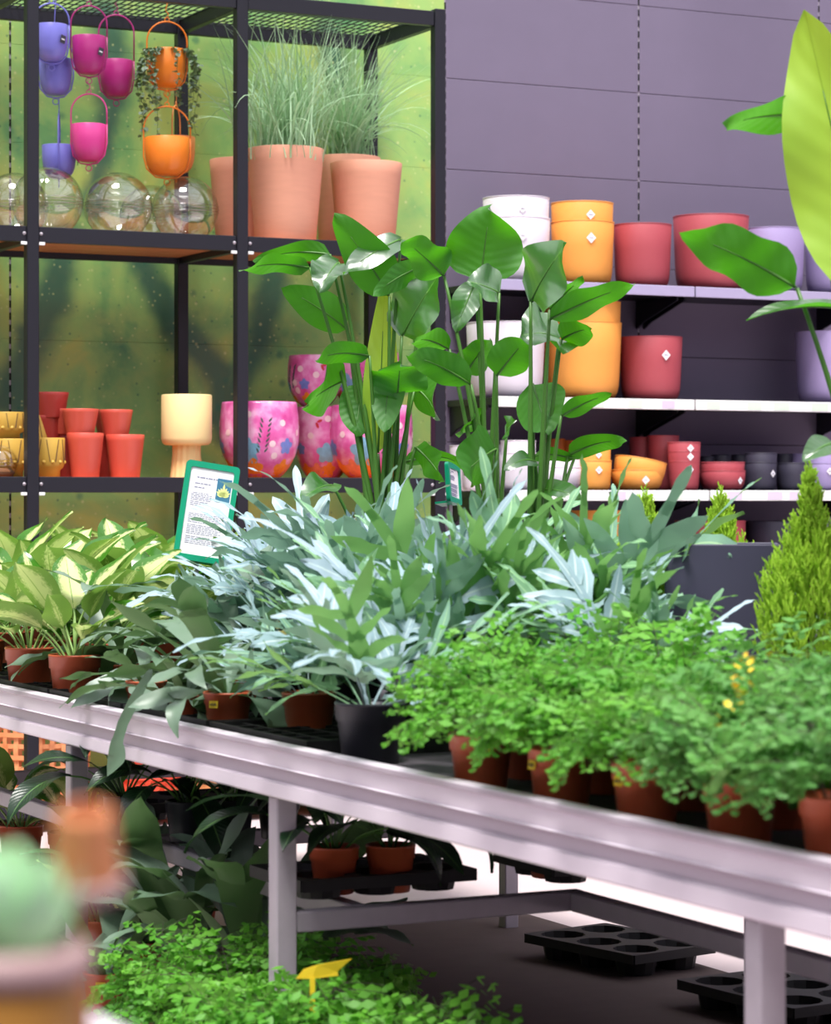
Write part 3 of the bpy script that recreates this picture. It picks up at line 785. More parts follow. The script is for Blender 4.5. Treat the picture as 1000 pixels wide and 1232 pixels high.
def sticker(parent, r, h, z, ang, sz=.022, mark=True, rad_at=None):
    rr = (rad_at if rad_at else r) + .0015
    mb = MB(); mb.add([(0, 0, -sz), (sz * .92, 0, 0), (0, 0, sz), (-sz * .92, 0, 0)], [(0, 1, 2, 3)])
    s = link('sticker', mb.mesh('sticker', M['white_card'], False), parent, (rr * math.sin(ang), -rr * math.cos(ang), z), (0, 0, ang))
    if mark:
        mb = MB(); pts = [(-.45, 0), (-.25, .16), (-.18, -.12), (-.05, .22), (.05, -.1), (.18, .14), (.26, -.1), (.45, .05)]
        tube(mb, [(x * sz, -.0008, y * sz) for x, y in pts], sz * .045, sz * .045, 4)
        link('printed_mark', mb.mesh('printed_mark', M['grey_ink'], False), s)
def shelf_pot(k, pl, pr, yt, ys, mat, lab, shape='round', yb=None, st=None, group='plastic pots on the wall shelves'):
    zs_ = SZ[k] + .001
    d = on_y((pl + pr) / 2, ys); s = FPX / d; p = at((pl + pr) / 2, yt, d); zb = zs_ if yb is None else at(0, yb, d).z
    r, h = (pr - pl) / 2 / s, p.z - zb
    t = thing('plastic_pot', lab, 'pot', (p.x, p.y, zb), 0, group)
    prof = roundpot(r, h) if shape == 'round' else bowl(r, h) if shape == 'bowl' else roundpot(r, h)
    link('pot', lathe(MB(), prof, 56).mesh('pot', M[mat]), t)
    mb = MB(); lathe(mb, [(r - .001, h - .004), (r + .0012, h - .003), (r + .0012, h), (r - .004, h + .0005)], 56); link('rim', mb.mesh('rim', M[mat]), t)
    if st:
        for (a, zf, sz) in st: sticker(t, r, h, h * zf, a, sz, True, r * (1.0 if zf > .6 else .985))
    return t
va = -.2          # sticker direction that faces the camera
Y1 = 10.32
shelf_pot(0, 580, 662, 264, Y1, 'p_white', 'large white plastic pot on the top shelf, lower of a nested pair', st=((va - .1, .7, .022),))
shelf_pot(0, 581, 661, 239, Y1, 'p_white', 'white plastic pot nested inside another on the top shelf', yb=330, st=((va - .1, .82, .02),))
shelf_pot(0, 663, 739, 268, Y1, 'p_orange', 'large orange plastic pot on the top shelf, lower of a nested pair', st=((va - .05, .72, .024),))
shelf_pot(0, 663, 738, 245, Y1, 'p_orange', 'orange plastic pot nested inside another on the top shelf', yb=330, st=((va - .05, .8, .022),))
shelf_pot(0, 738, 808, 271, 10.3, 'p_red', 'rose red plastic pot on the top shelf beside the orange pair')
shelf_pot(0, 810, 901, 261, 10.3, 'p_red', 'wide rose red plastic pot on the top shelf behind the big leaf')
shelf_pot(0, 893, 968, 276, 10.3, 'p_lilac', 'lilac plastic pot on the top shelf beside the wide red pot')
shelf_pot(0, 968, 1044, 273, 10.3, 'p_lilac', 'lilac plastic pot at the right end of the top shelf')
shelf_pot(1, 561, 656, 389, 10.32, 'p_white', 'large white plastic pot on the second shelf behind the stems')
shelf_pot(1, 652, 748, 389, 10.32, 'p_orange', 'large orange plastic pot on the second shelf, lower of a nested pair')
shelf_pot(1, 653, 747, 364, 10.32, 'p_orange', 'orange plastic pot nested inside another on the second shelf', yb=470)
shelf_pot(1, 745, 821, 406, 10.3, 'p_red', 'rose red plastic pot with white diamond sticker on the second shelf', st=((va + .15, .7, .024),))
shelf_pot(1, 957, 1044, 400, 10.3, 'p_lilac', 'lilac plastic pot alone at the right of the second shelf')
g3 = 'small pots on the third wall shelf'
shelf_pot(2, 541, 566, 536, 10.3, 'p_white', 'slim white cup pot at the left end of the third shelf', group=g3)
shelf_pot(2, 556, 582, 534, 10.22, 'p_white', 'slim white cup pot, second from the left on the third shelf', group=g3)
shelf_pot(2, 577, 605, 535, 10.3, 'p_white', 'slim white cup pot, third from the left on the third shelf', group=g3)
shelf_pot(2, 601, 646, 545, 10.2, 'p_white', 'white pot between the stems on the third shelf, lower of its stack', group=g3)
shelf_pot(2, 602, 645, 530, 10.2, 'p_white', 'white pot nested on top of another on the third shelf', yb=585, group=g3)
shelf_pot(2, 645, 700, 562, 10.18, 'p_white', 'white bowl pot on the third shelf beside the orange cup', 'bowl', group=g3)
shelf_pot(2, 646, 699, 551, 10.18, 'p_white', 'white bowl pot nested on another on the third shelf', 'bowl', yb=585, group=g3)
shelf_pot(2, 655, 680, 528, 10.42, 'p_dorange', 'deep orange cup pot at the back of the third shelf', group=g3)
shelf_pot(2, 675, 700, 530, 10.42, 'p_dorange', 'deep orange cup pot behind the white bowls on the third shelf', group=g3)
shelf_pot(2, 691, 736, 554, 10.16, 'p_orange', 'orange cup pot with stickers on the third shelf', group=g3, st=((va, .68, .018),))
shelf_pot(2, 692, 735, 538, 10.16, 'p_orange', 'orange cup pot nested on top of another on the third shelf', yb=586, group=g3, st=((va, .8, .016),))
shelf_pot(2, 735, 798, 565, 10.16, 'p_orange', 'orange bowl pot with sticker, lower of the tilted pair', 'bowl', group=g3, st=((va - .0, .5, .02),))
tb = shelf_pot(2, 735, 798, 553, 10.16, 'p_orange', 'orange bowl pot tilted inside another on the third shelf', 'bowl', yb=582, group=g3)
tb.rotation_euler = (0, rad(11), 0)
shelf_pot(2, 757, 790, 526, 10.42, 'p_red', 'rose red cup pot furthest back on the third shelf', group=g3)
shelf_pot(2, 779, 817, 524, 10.3, 'p_red', 'tall rose red cup pot behind the stickered stack', group=g3)
for i, (yt, yb) in enumerate(((555, None), (543, 588), (532, 582))):
    shelf_pot(2, 804 - i * .4, 842 + i * .4, yt, 10.14, 'p_red', 'rose red cup pot, %s of the stickered stack of three' % ('bottom', 'middle', 'topmost')[i], yb=yb, group=g3, st=((va + .05, .72 if i == 0 else .85, .018),))
shelf_pot(2, 842, 897, 566, 10.14, 'p_red', 'rose red bowl pot with sticker on the third shelf', 'bowl', group=g3, st=((va + .5, .5, .018),))
shelf_pot(2, 843, 896, 556, 10.14, 'p_red', 'rose red bowl pot nested on another on the third shelf', 'bowl', yb=583, group=g3)
shelf_pot(2, 896, 935, 556, 10.16, 'p_dark', 'anthracite cup pot with sticker on the third shelf', group=g3, st=((va + .45, .6, .018),))
shelf_pot(2, 896.4, 935, 545, 10.16, 'p_dark', 'anthracite cup pot nested on top of another', yb=585, group=g3)
for a, b, yt, ys, l in ((842, 860, 549, 10.44, 'leftmost'), (856, 880, 547, 10.44, 'second'), (880, 900, 547, 10.44, 'third'), (934, 954, 546, 10.4, 'rightmost')):
    shelf_pot(2, a, b, yt, ys, 'p_dark', f'{l} small anthracite pot in the dark back row', group=g3)
shelf_pot(2, 936, 974, 557, 10.16, 'p_dark', 'low anthracite pot beside the lilac cup', group=g3)
shelf_pot(2, 952, 975, 546, 10.38, 'p_lilac', 'small lilac pot behind the low anthracite pot', group=g3)
shelf_pot(2, 973, 1012, 557, 10.16, 'p_lilac', 'lilac cup pot with sticker at the right edge', group=g3, st=((va - .1, .7, .018),))
shelf_pot(2, 973.4, 1012, 546, 10.16, 'p_lilac', 'lilac cup pot nested on top at the right edge', yb=586, group=g3)
g4 = 'pots on the lowest wall shelf'
for a, b, yt, m_, l in ((640, 668, 624, 'p_white', 'white pot on the lowest shelf peeping over the fern'), (684, 752, 614, 'p_orange', 'wide orange pot on the lowest shelf behind the cypress'), (812, 897, 626, 'p_red', 'wide red pot on the lowest shelf behind the planter'),
                        (897, 972, 627, 'p_dark', 'wide anthracite pot on the lowest shelf'), (972, 1040, 626, 'p_lilac', 'wide lilac pot on the lowest shelf at the right edge')):
    shelf_pot(3, a, b, yt, 10.2, m_, l, 'bowl', group=g4)

# ================================================================== BENCH
BX0, BX1, BY0, BY1 = 2.135, 3.86, 1.6, 8.55
BT = .775
bench = thing('display_bench', 'long aluminium display bench carrying the rows of potted plants', 'bench', (BX0, BY0, 0))
def bpart(name, a, b, mat, bev=.003): return link(name, boxm(name, (a[0]-BX0, a[1]-BY0, a[2]), (b[0]-BX0, b[1]-BY0, b[2]), M[mat], bev), bench)
def profile_beam(sign, x):
    """extruded edge profile: lip, two raised bands and a recessed groove"""
    p = [(0.0, .8), (-.002, .797), (-.002, .789), (.004, .786), (.004, .754), (.0, .752), (.009, .748), (.009, .724), (.0, .720), (-.001, .694), (.003, .69), (.026, .69), (.026, .8)]
    vs = []; n = len(p)
    for y in (BY0, BY1): vs += [((x + sign * px_) - BX0, y - BY0, z) for px_, z in p]
    return vs, [tuple((i, (i + 1) % n, n + (i + 1) % n, n + i)) for i in range(n)] + [tuple(range(n-1, -1, -1)), tuple(range(n, 2*n))]
for sign, x in ((1, BX0), (-1, BX1)):
    vs, fs = profile_beam(sign, x)
    me = MB().add(vs, fs).mesh('edge_beam', M['alu'], False)
    me.materials.append(M['alu_dark'])
    for p_ in me.polygons:
        if p_.index in (1, 2, 5, 6, 7): p_.material_index = 1
    link('edge_beam', me, bench)
bpart('end_beam', (BX0 + .026, BY1 - .026, .69), (BX1 - .026, BY1, .8), 'alu')
bpart('end_beam', (BX0 + .026, BY0, .69), (BX1 - .026, BY0 + .026, .8), 'alu')
bpart('bench_top', (BX0 + .027, BY0 + .027, BT - .012), (BX1 - .027, BY1 - .027, BT), 'bench_top', 0)
LEGY = (3.23, 4.98, 6.25, 7.9)
for y in LEGY:
    bpart('leg', (BX0 + .012, y - .022, 0), (BX0 + .057, y + .022, .688), 'galv')
    bpart('cross_rail', (BX0 + .058, y - .018, .41), (2.87 if y == 4.98 else 3.88, y + .018, .452), 'galv')
    bpart('top_rail', (BX0 + .027, y - .018, .70), (BX1 - .027, y + .018, .762), 'galv')
for y in (3.6, 5.72, 7.05, 8.3):
    bpart('leg', (3.79, y - .022, 0), (3.835, y + .022, .688), 'galv')
for i in range(3):
    for x in ((2.85,) if i == 0 else (2.35,)): bpart('long_rail', (x - .018, LEGY[i] + .02, .41), (x + .018, LEGY[i + 1] - .02, .452), 'galv')

# black lattice trays lying on the bench
def lattice_tray(w, l):
    mb = MB(); t = .008
    for a, b in (((0, 0, 0), (w, t, .035)), ((0, l - t, 0), (w, l, .035)), ((0, t, 0), (t, l - t, .035)), ((w - t, t, 0), (w, l - t, .035))): box(mb, a, b)
    return mb.mesh('tray_rim', M['tray'], False)
def lattice(w, l, nx, ny):
    mb = MB()
    for k in range(1, nx): box(mb, (w * k / nx - .004, .008, .012), (w * k / nx + .004, l - .008, .03))
    for k in range(1, ny): box(mb, (.008, l * k / ny - .004, .012), (w - .008, l * k / ny + .004, .03))
    box(mb, (.008, .008, 0), (w - .008, l - .008, .006))
    return mb.mesh('tray_grid', M['tray'], False)
trim_, tgrid = lattice_tray(.38, .52), lattice(.38, .52, 5, 7)
TR = 'black plant trays on the bench'
tl = ['in front of the black pot', 'below the staghorn ferns', 'below the small staghorn pots', 'below the dumb cane pots', 'at the far left of the bench']
for k, l in enumerate(tl):
    t = thing('plant_tray', f'black plastic lattice tray {l}', 'tray', (BX0 + .035, 4.86 + k * .54, BT), 0, TR)
    link('tray_rim', trim_, t); link('tray_grid', tgrid, t)

# ================================================================== POTS FOR PLANTS
def nursery(r, h, mat, name='pot'):
    p = [(r * .76, 0), (r * .78, .003), (r * .91, h * .70), (r * .965, h * .715), (r * .985, h * .95), (r * 1.0, h * .955), (r * 1.0, h - .002), (r * .985, h)]
    return lathe(MB(), shell(p, .004, h * .08), 36).mesh(name, mat)
NP = {}
def add_pot(t, r, h, mat='pot_brown', price=None):
    key = (round(r, 4), round(h, 4), mat)
    if key not in NP:
        NP[key] = (nursery(r, h, M[mat]), lathe(MB(), [(0, h * .9), (r * .5, h * .905), (r * .95, h * .88)], 24).mesh('soil', M['soil']))
    link('pot', NP[key][0], t); link('soil', NP[key][1], t)
    if price is not None:
        a = price; rr = r * .965 + .0015
        if 'tag' not in NP:
            NP['tag'] = boxm('price_sticker', (-.0115, -.0008, -.008), (.0115, .0006, .008), M['yellow_tag'], .0004)
            mb = MB()
            for k in range(5): box(mb, (-.008 + k * .0035, -.0014, -.003), (-.008 + k * .0035 + .0018, -.0007, .003 if k % 2 else .002))
            NP['ink'] = mb.mesh('printed_price', M['ink'], False)
        s = link('price_sticker', NP['tag'], t, (rr * math.sin(a), -rr * math.cos(a), h * .72), (-.1, 0, a))
        link('printed_price', NP['ink'], s)

# ================================================================== MAIDENHAIR FERNS
def adi_frond(seed, mat, L=.2):
    rs = random.Random(seed); mb = MB(); st = MB()
    e0 = 82; e1 = rs.uniform(-30, 30) if seed % 4 else rs.uniform(-55, -35)
    main = arc(L, e0, e1, 10, (0, 0, 0), 0, rs.uniform(-25, 25))
    tube(st, main, .0011, .0005, 3, False)
    def leaflet(p, dirv, up, s):
        d = dirv.normalized(); sd = up.cross(d)
        sd = sd.normalized() if sd.length > 1e-6 else Vector((0, 1, 0)); nn = d.cross(sd)
        vs = [p]; k = 5
        for i in range(k):
            a = -1.05 + 2.1 * i / (k - 1); rr = s * (1 if i % 2 == 0 else .9)
            vs.append(p + d * (rr * math.cos(a)) + sd * (rr * math.sin(a)) - nn * (s * .18 * (math.cos(a * 1.2))))
        mb.add(vs, [(0, i, i + 1) for i in range(1, k)], [(0.5, 0)] + [(i / (k-1), 1) for i in range(k)])
    n = 7
    for i in range(n):
        f = .30 + .70 * i / n
        q = f * 10; j = min(9, int(q)); p = main[j].lerp(main[j + 1], q - j); T = (main[j + 1] - main[j]).normalized()
        bl = L * (.50 * (1 - ((f - .38) / .75) ** 2) + .06) * rs.uniform(.8, 1.1)
        for sgn in (-1, 1):
            sd = Vector((-T.y, T.x, 0)); sd = (sd.normalized() if sd.length > .1 else Vector((0, 1, 0))) * sgn
            dirv = (T * .55 + sd * .9 + Vector((0, 0, rs.uniform(-.1, .35)))).normalized()
            m = max(2, int(bl / .0165)); pts = []
            pp = p.copy(); dv = dirv.copy()
            for k in range(m):
                dv = (dv + Vector((0, 0, -.09)) + Vector((rs.uniform(-.08, .08), rs.uniform(-.08, .08), 0))).normalized()
                pn = pp + dv * (bl / m); pts.append(pp.copy()); pp = pn
                sz = rs.uniform(.012, .0175) * (1.05 - .3 * k / m)
                sd2 = dv.cross(Vector((0, 0, 1))); sd2 = sd2.normalized() if sd2.length > .1 else Vector((1, 0, 0))
                w = 1 if k % 2 else -1
                up = Vector((rs.uniform(-.3, .9), rs.uniform(-.6, .6), rs.uniform(.3, .9))).normalized()
                leaflet(pp, dv * .4 + sd2 * w * .8 + Vector((0, 0, -.55)), up, sz)
                if k % 2 == 0: leaflet(pp, dv * .4 - sd2 * w * .9 + Vector((0, 0, -.55)), up, sz * .95)
            pts.append(pp)
            leaflet(pp, dv, Vector((0, 0, 1)), .012)
            tube(st, pts, .0006, .0004, 3, False)
    o = len(mb.v)
    nf = len(mb.f)
    mb.v += st.v; mb.uv += st.uv; mb.f += [tuple(i + o for i in f) for f in st.f]
    me = mb.mesh('frond', mat); me.materials.append(M['stem_dark'])
    mi = [0] * nf + [1] * len(st.f); me.polygons.foreach_set('material_index', mi)
    return me
ADI = [adi_frond(100 + k, M['adi']) for k in range(9)]
ADT = [adi_frond(200 + k, M['adi_teal']) for k in range(6)]
def maidenhair(loc, label, group, seed, n=30, s=1.0, fronds=ADI, price=None, pr=.059, ph=.1, lean=None):
    rs = random.Random(seed)
    t = thing('maidenhair_fern', label, 'fern', loc, 0, group)
    add_pot(t, pr, ph, 'pot_brown', price)
    for k in range(n):
        az = 2 * PI * (k * .618 + rs.uniform(-.05, .05)); u = (k + .5) / n
        tilt = -.22 + .6 * u + rs.uniform(-.12, .15)        # inner fronds upright, outer ones leaning out
        sc = s * rs.uniform(.75, 1.12) * (1.08 - .3 * u)
        b = pr * .6 * u
        link('frond', rs.choice(fronds), t, (b * math.cos(az), b * math.sin(az), ph * .88), (rs.uniform(-.25, .25), tilt, az), sc)
    return t
def bench_pt(px, X, z=BT):
    d = on_x(px, X); p = at(px, 0, d); return (p.x, p.y, z)
G1 = 'maidenhair ferns on the bench'
FR = 2.228
maidenhair(bench_pt(579, FR), 'maidenhair fern at the left end of the row, pot with yellow price sticker', G1, 1, 27, .9, price=-.42)
maidenhair(bench_pt(676, FR), 'maidenhair fern second in the bench-edge row, wide pot showing', G1, 2, 27, .96, price=-1.55)
maidenhair(bench_pt(779, FR), 'maidenhair fern third in the bench-edge row, sticker on the pot side', G1, 3, 27, .96, price=-1.45)
maidenhair(bench_pt(891, FR), 'bluish maidenhair fern fourth in the bench-edge row', G1, 4, 27, 1.04, ADT + ADI[:2])
maidenhair(bench_pt(1010, FR), 'bluish maidenhair fern at the right edge of the bench row', G1, 5, 27, 1.04, ADT)
k = 0
for X, pxs, lab in ((2.40, (640, 730, 830, 940, 1050), 'second'), (2.57, (690, 790, 890, 1000), 'third'), (2.74, (760, 860, 970), 'rear')):
    for i, px in enumerate(pxs):
        p = bench_pt(px, X)
        pos = ('leftmost', 'next to leftmost', 'middle', 'right-hand', 'far right')[i]
        maidenhair(p, f'{pos} maidenhair fern in the {lab} row from the bench edge', G1, 20 + k, 30, 1.05 if px < 900 else 1.12, ADI if px < 860 else ADT + ADI[:3], price=-.5 if k % 3 == 0 else None); k += 1
# a sprig of yellow flowers stuck among the ferns
fl = thing('yellow_flower_sprig', 'small spray of yellow flowers among the bluish ferns', 'flower', bench_pt(893, 2.17))
mb = MB(); stem = bez((.06, 0, .09), (.03, 0, .2), (0, 0, .3), 6); tube(mb, stem, .0015, .001, 4); link('stem', mb.mesh('stem', M['stem_green']), fl)
fb = MB()
for k in range(5):
    a = 2 * PI * k / 5; ribbon(fb, [Vector((math.cos(a), math.sin(a), .3 * q)) * (.008 * q) for q in (0, .5, 1)], [.001, .004, .001], Vector((-math.sin(a), math.cos(a), 0)), .2)
fme = fb.mesh('blossom', pm('yellow_petal', C(250, 214, 50), .5, .1))
rs = random.Random(3)
for k in range(24):
    q = rs.uniform(.1, 1)
    link('blossom', fme, fl, Vector((.04 * (q - .5) + rs.uniform(-.02, .02), rs.uniform(-.03, .03), .17 + .13 * q)), (rs.uniform(-.8, .8), rs.uniform(-.8, .8), rs.uniform(0, 6)), rs.uniform(.6, 1.0))

# ================================================================== BLUE FERNS
def blue_frond(seed, mat, L=.42):
    rs = random.Random(seed); mb = MB()
    pet = .26; e0, e1 = 84, rs.uniform(28, 82); bend = rs.uniform(-25, 25)
    main = arc(L, e0, e1, 14, (0, 0, 0), 0, bend)
    tube(mb, main[:6], .003, .002, 5, False)
    sdv = Vector((0, 1, 0))
    bl = main[4:]
    ribbon(mb, bl, lambda v: (.02 + .005 * math.sin(v * 9)) * (1 - .7 * v) + .002, sdv, .15, na=2)
    n = rs.choice((3, 4, 4, 5))
    for i in range(n):
        f = .04 + .78 * i / n
        q = f * (len(bl) - 1); j = min(len(bl) - 2, int(q)); p = bl[j].lerp(bl[j + 1], q - j); T = (bl[j + 1] - bl[j]).normalized()
        ln = L * (.46 - .2 * f) * rs.uniform(.8, 1.15)
        for sgn in (-1, 1):
            if rs.random() < .06: continue
            sd = (sdv - T * sdv.dot(T)).normalized() * sgn; nn = T.cross(sd) * (1 if sgn > 0 else -1)
            ang = rad(rs.uniform(34, 52)); d = T * math.cos(ang) + sd * math.sin(ang)
            pts = [p.copy()]; dd = d.copy(); m = 7
            cur = rs.uniform(-.06, .12); drp = rs.uniform(-.16, .10)
            for k in range(m):
                dd = (dd + T * cur + nn * drp).normalized(); pts.append(pts[-1] + dd * (ln / m))
            w0 = rs.uniform(.0165, .0245); ph = rs.uniform(0, 6); fr = rs.uniform(1.5, 3)
            lobe_side = nn.cross(d).normalized()
            ribbon(mb, pts, lambda v: max(.0006, w0 * (.62 + .55 * v ** .8 + .12 * math.sin(fr * 6.28 * v + ph)) * (1 - v ** 3.5)), lobe_side, .12, .004, 2, ph, 2, rs.uniform(-.6, .6))
    # end lobe
    T = (main[-1] - main[-2]).normalized(); pts = [main[-1] + T * (L * .26 * k / 7) + Vector((0, 0, -.004 * k * k / 7)) for k in range(8)]
    pts[0] = main[-2]
    ribbon(mb, pts, lambda v: max(.0006, .0125 * (.6 + .6 * v ** .7) * (1 - v ** 3)), sdv, .12, .002, 2, 0, 2)
    return mb.mesh('frond', mat)
BF = [blue_frond(300 + k, M['blue_fern']) for k in range(10)]
GF = [blue_frond(340 + k, M['green_fern']) for k in range(10)]
def blue_fern(loc, label, seed, n, s, pool, pr=.065, ph=.11, mat='pot_black', price=None, tmin=-.15, tmax=.9):
    rs = random.Random(seed)
    t = thing('blue_fern', label, 'fern', loc, 0, 'blue-leaved ferns on the bench')
    add_pot(t, pr, ph, mat, price)
    for k in range(n):
        az = 2 * PI * (k * .618 + rs.uniform(-.06, .06)); u = (k + .5) / n
        tilt = tmin + (tmax - tmin) * u ** 1.1 + rs.uniform(-.12, .15)
        b = pr * .5 * u
        link('frond', rs.choice(pool), t, (b * math.cos(az), b * math.sin(az), ph * .88), (rs.uniform(-.5, .5), tilt, az), s * 1.06 * rs.uniform(.78, 1.12))
    return t
blue_fern(bench_pt(446, 2.25), 'blue fern in a black pot at the bench edge, fronds hanging over', 1, 14, .74, BF[:6] + GF[:3], .072, .12, 'pot_black', None, .0, 1.2).rotation_euler = (0, 0, 1.75)
blue_fern(bench_pt(372, 2.36), 'blue fern in a terracotta pot left of the black pot', 2, 11, .6, BF[:5] + GF[:4], .06, .1, 'pot_brown', None, .0, 1.0)
blue_fern(bench_pt(352, 2.7), 'pale blue fern leaning left beside the staghorn ferns', 3, 20, .95, BF)
blue_fern(bench_pt(430, 2.75), 'large silvery blue fern with the tallest pale fronds', 4, 26, 1.08, BF)
blue_fern(bench_pt(500, 2.50), 'blue-green fern in the middle behind the black pot', 5, 22, .95, BF[:6] + GF)
blue_fern(bench_pt(545, 2.85), 'blue-green fern below the tall banana-like stems', 6, 24, .98, BF[:6] + GF)
blue_fern(bench_pt(620, 2.72), 'greenish fern behind the leftmost maidenhair ferns', 7, 20, .96, GF + BF[:4])
blue_fern(bench_pt(690, 2.95), 'blue-green fern with upright fronds left of the cypress', 8, 20, 1.06, GF + BF[:6], tmax=.6)
blue_fern(bench_pt(762, 2.78), 'blue-green fern with pale fronds in front of the slate planter', 9, 15, .74, GF[:5] + BF)
blue_fern(bench_pt(385, 3.05), 'blue fern in the back row right of the green sign', 10, 18, 1.0, BF, tmax=.5)

# ================================================================== STAGHORN FERNS
def stag_frond(seed, L=.34, up=70, down=-20):
    rs = random.Random(seed); mb = MB()
    main = arc(L * .62, up, up + (down - up) * .6, 9, (0, 0, 0), 0, rs.uniform(-15, 15))
    w = rs.uniform(.026, .038)
    ribbon(mb, main, lambda v: .007 + w * v ** 1.3, Vector((0, 1, 0)), .2, .006, 1.2, rs.uniform(0, 6), 4)
    T = (main[-1] - main[-2]).normalized(); p = main[-1]
    e = math.degrees(math.asin(max(-1, min(1, T.z)))); a = math.degrees(math.atan2(T.y, T.x))
    forks = ((-34, .9), (30, 1.0)) if rs.random() < .75 else ((-30, .8), (2, .6), (28, 1.0))
    for da, k in forks:
        o = Vector((-math.sin(rad(a)), math.cos(rad(a)), 0)) * (w * .5 * (1 if da > 0 else -1 if da < -5 else 0))
        pts = arc(L * .36 * k * rs.uniform(.8, 1.15), e, e - rs.uniform(5, 75), 8, p + o - T * .012, a + da * .5, a + da * 1.5)
        w1 = w * rs.uniform(.56, .7)
        ribbon(mb, pts, lambda v: max(.0008, w1 * (1 + .35 * math.sin(PI * v)) * (1 - v ** 3)), Vector((-math.sin(rad(a + da)), math.cos(rad(a + da)), 0)), .2, .003, 1.5, rs.uniform(0, 6), 4)
    return mb.mesh('frond', M['stag'])
SF = [stag_frond(400 + k, .34, 80, U(-10, 60)) for k in range(9)]
shield = MB(); ribbon(shield, arc(.09, 40, -60, 6), lambda v: .04 * math.sin(PI * (v * .9 + .05)) ** .6, fold=-.3, wave=.004, wf=2, na=4)
shield_me = shield.mesh('shield_frond', M['stag'])
def staghorn(loc, label, seed, n=9, s=1.0, pr=.055, ph=.09, group='staghorn ferns on the bench', price=None, tilt=(-.15, 1.0), az0=None):
    rs = random.Random(seed)
    t = thing('staghorn_fern', label, 'fern', loc, 0, group)
    add_pot(t, pr, ph, 'pot_brown', price)
    for k in range(n):
        az = 2 * PI * (k * .618) + rs.uniform(-.3, .3)
        link('frond', SF[rs.randrange(len(SF))], t, (.012 * math.cos(az), .012 * math.sin(az), ph * .88), (rs.uniform(-.5, .5), tilt[0] + (tilt[1] - tilt[0]) * (k + .5) / n, az), s * rs.uniform(.8, 1.15))
    for k in range(3):
        az = rs.uniform(0, 6.28); link('shield_frond', shield_me, t, (.02 * math.cos(az), .02 * math.sin(az), ph * .9), (0, .2, az), rs.uniform(.7, 1))
    return t
staghorn(bench_pt(176, FR + .02), 'staghorn fern in a terracotta pot nearest the dumb canes', 1, 8, .78, .05, .085, tilt=(.1, 1.3))
staghorn(bench_pt(222, FR), 'staghorn fern in the smallest pot with a drooping frond', 2, 7, .8, .034, .07, price=-1.0, tilt=(.1, 1.4))
staghorn(bench_pt(274, FR + .03), 'large staghorn fern in front with broad grey fronds', 3, 12, 1.05, .055, .09, price=-1.0, tilt=(-.1, 1.25))
staghorn(bench_pt(150, 2.42), 'staghorn fern with a frond standing upright, behind the small pots', 4, 10, 1.05, .05, .085)
staghorn(bench_pt(225, 2.44), 'staghorn fern in the second row with curled tips', 5, 10, 1.15, .05, .085)
staghorn(bench_pt(300, 2.48), 'staghorn fern beside the pale blue fern', 6, 9, 1.1, .05, .085)
# one long strap hanging down over the beam
dst = on_x(160, 2.105)
sp = at(178, 815, dst)
strap = thing('hanging_strap_leaf', 'single long strap leaf hanging down over the bench beam', 'leaf', sp)
pts = [Vector((.1, .02, .0))] + [at(px, py, dst) - sp for px, py in ((182, 806), (173, 822), (160, 845), (148, 870), (141, 893), (141, 910), (136, 920), (129, 934))]
mb = MB(); pp = []
for a, b in zip(pts, pts[1:]): pp += [a.lerp(b, q / 4) for q in range(4)]
ribbon(mb, pp + [pts[-1]], lambda v: .004 + .008 * min(1, v * 3) + (.008 * math.sin(PI * (v - .6) / .3) if .6 < v < .9 else 0) if v < .9 else .012 * (1 - v) / .1 + .0005, RIGHT, .25, .002, 1.5, 0, 4)
link('blade', mb.mesh('blade', M['stag']), strap)

# ================================================================== DUMB CANES
def dief_leaf(seed):
    rs = random.Random(seed); mb = MB(); st = MB()
    pl = rs.uniform(.10, .15); bl = rs.uniform(.15, .2); e0 = 80; e1 = rs.uniform(40, 66)
    pet = arc(pl, e0, e1, 5)
    tube(st, pet, .004, .0025, 5, False)
    blade = arc(bl, e1 - 3, e1 - rs.uniform(10, 75), 10, pet[-1], 0, rs.uniform(-15, 15)); w = bl * rs.uniform(.27, .35)
    ribbon(mb, blade, lambda v: max(.0005, w * (math.sin(PI * v ** .8) ** .75) * (1 - .25 * v)), Vector((0, 1, 0)), rs.uniform(.05, .35), .006, 1.5, rs.uniform(0, 6), 6, rs.uniform(-.7, .7))
    nf = len(mb.f); o = len(mb.v); mb.v += st.v; mb.uv += st.uv; mb.f += [tuple(i + o for i in f) for f in st.f]
    me = mb.mesh('leaf', M['dief']); me.materials.append(M['stem_pale'])
    me.polygons.foreach_set('material_index', [0] * nf + [1] * len(st.f))
    return me
DL = [dief_leaf(500 + k) for k in range(12)]
def dumbcane(loc, label, seed, n=15, s=1.0, group='dumb canes on the bench', pr=.068, ph=.12, price=None):
    rs = random.Random(seed)
    t = thing('dumb_cane', label, 'plant', loc, 0, group)
    add_pot(t, pr, ph, 'pot_brown', price)
    for k in range(n):
        u = (k + .5) / n; az = 2 * PI * (k * .618) + rs.uniform(-.3, .3); b = .04 * u
        link('leaf', rs.choice(DL), t, (b * math.cos(az), b * math.sin(az), ph * .85), (rs.uniform(-.4, .4), -.22 + .72 * u + rs.uniform(-.1, .1), az), s * rs.uniform(.8, 1.1) * (1.08 - .3 * u))
    return t
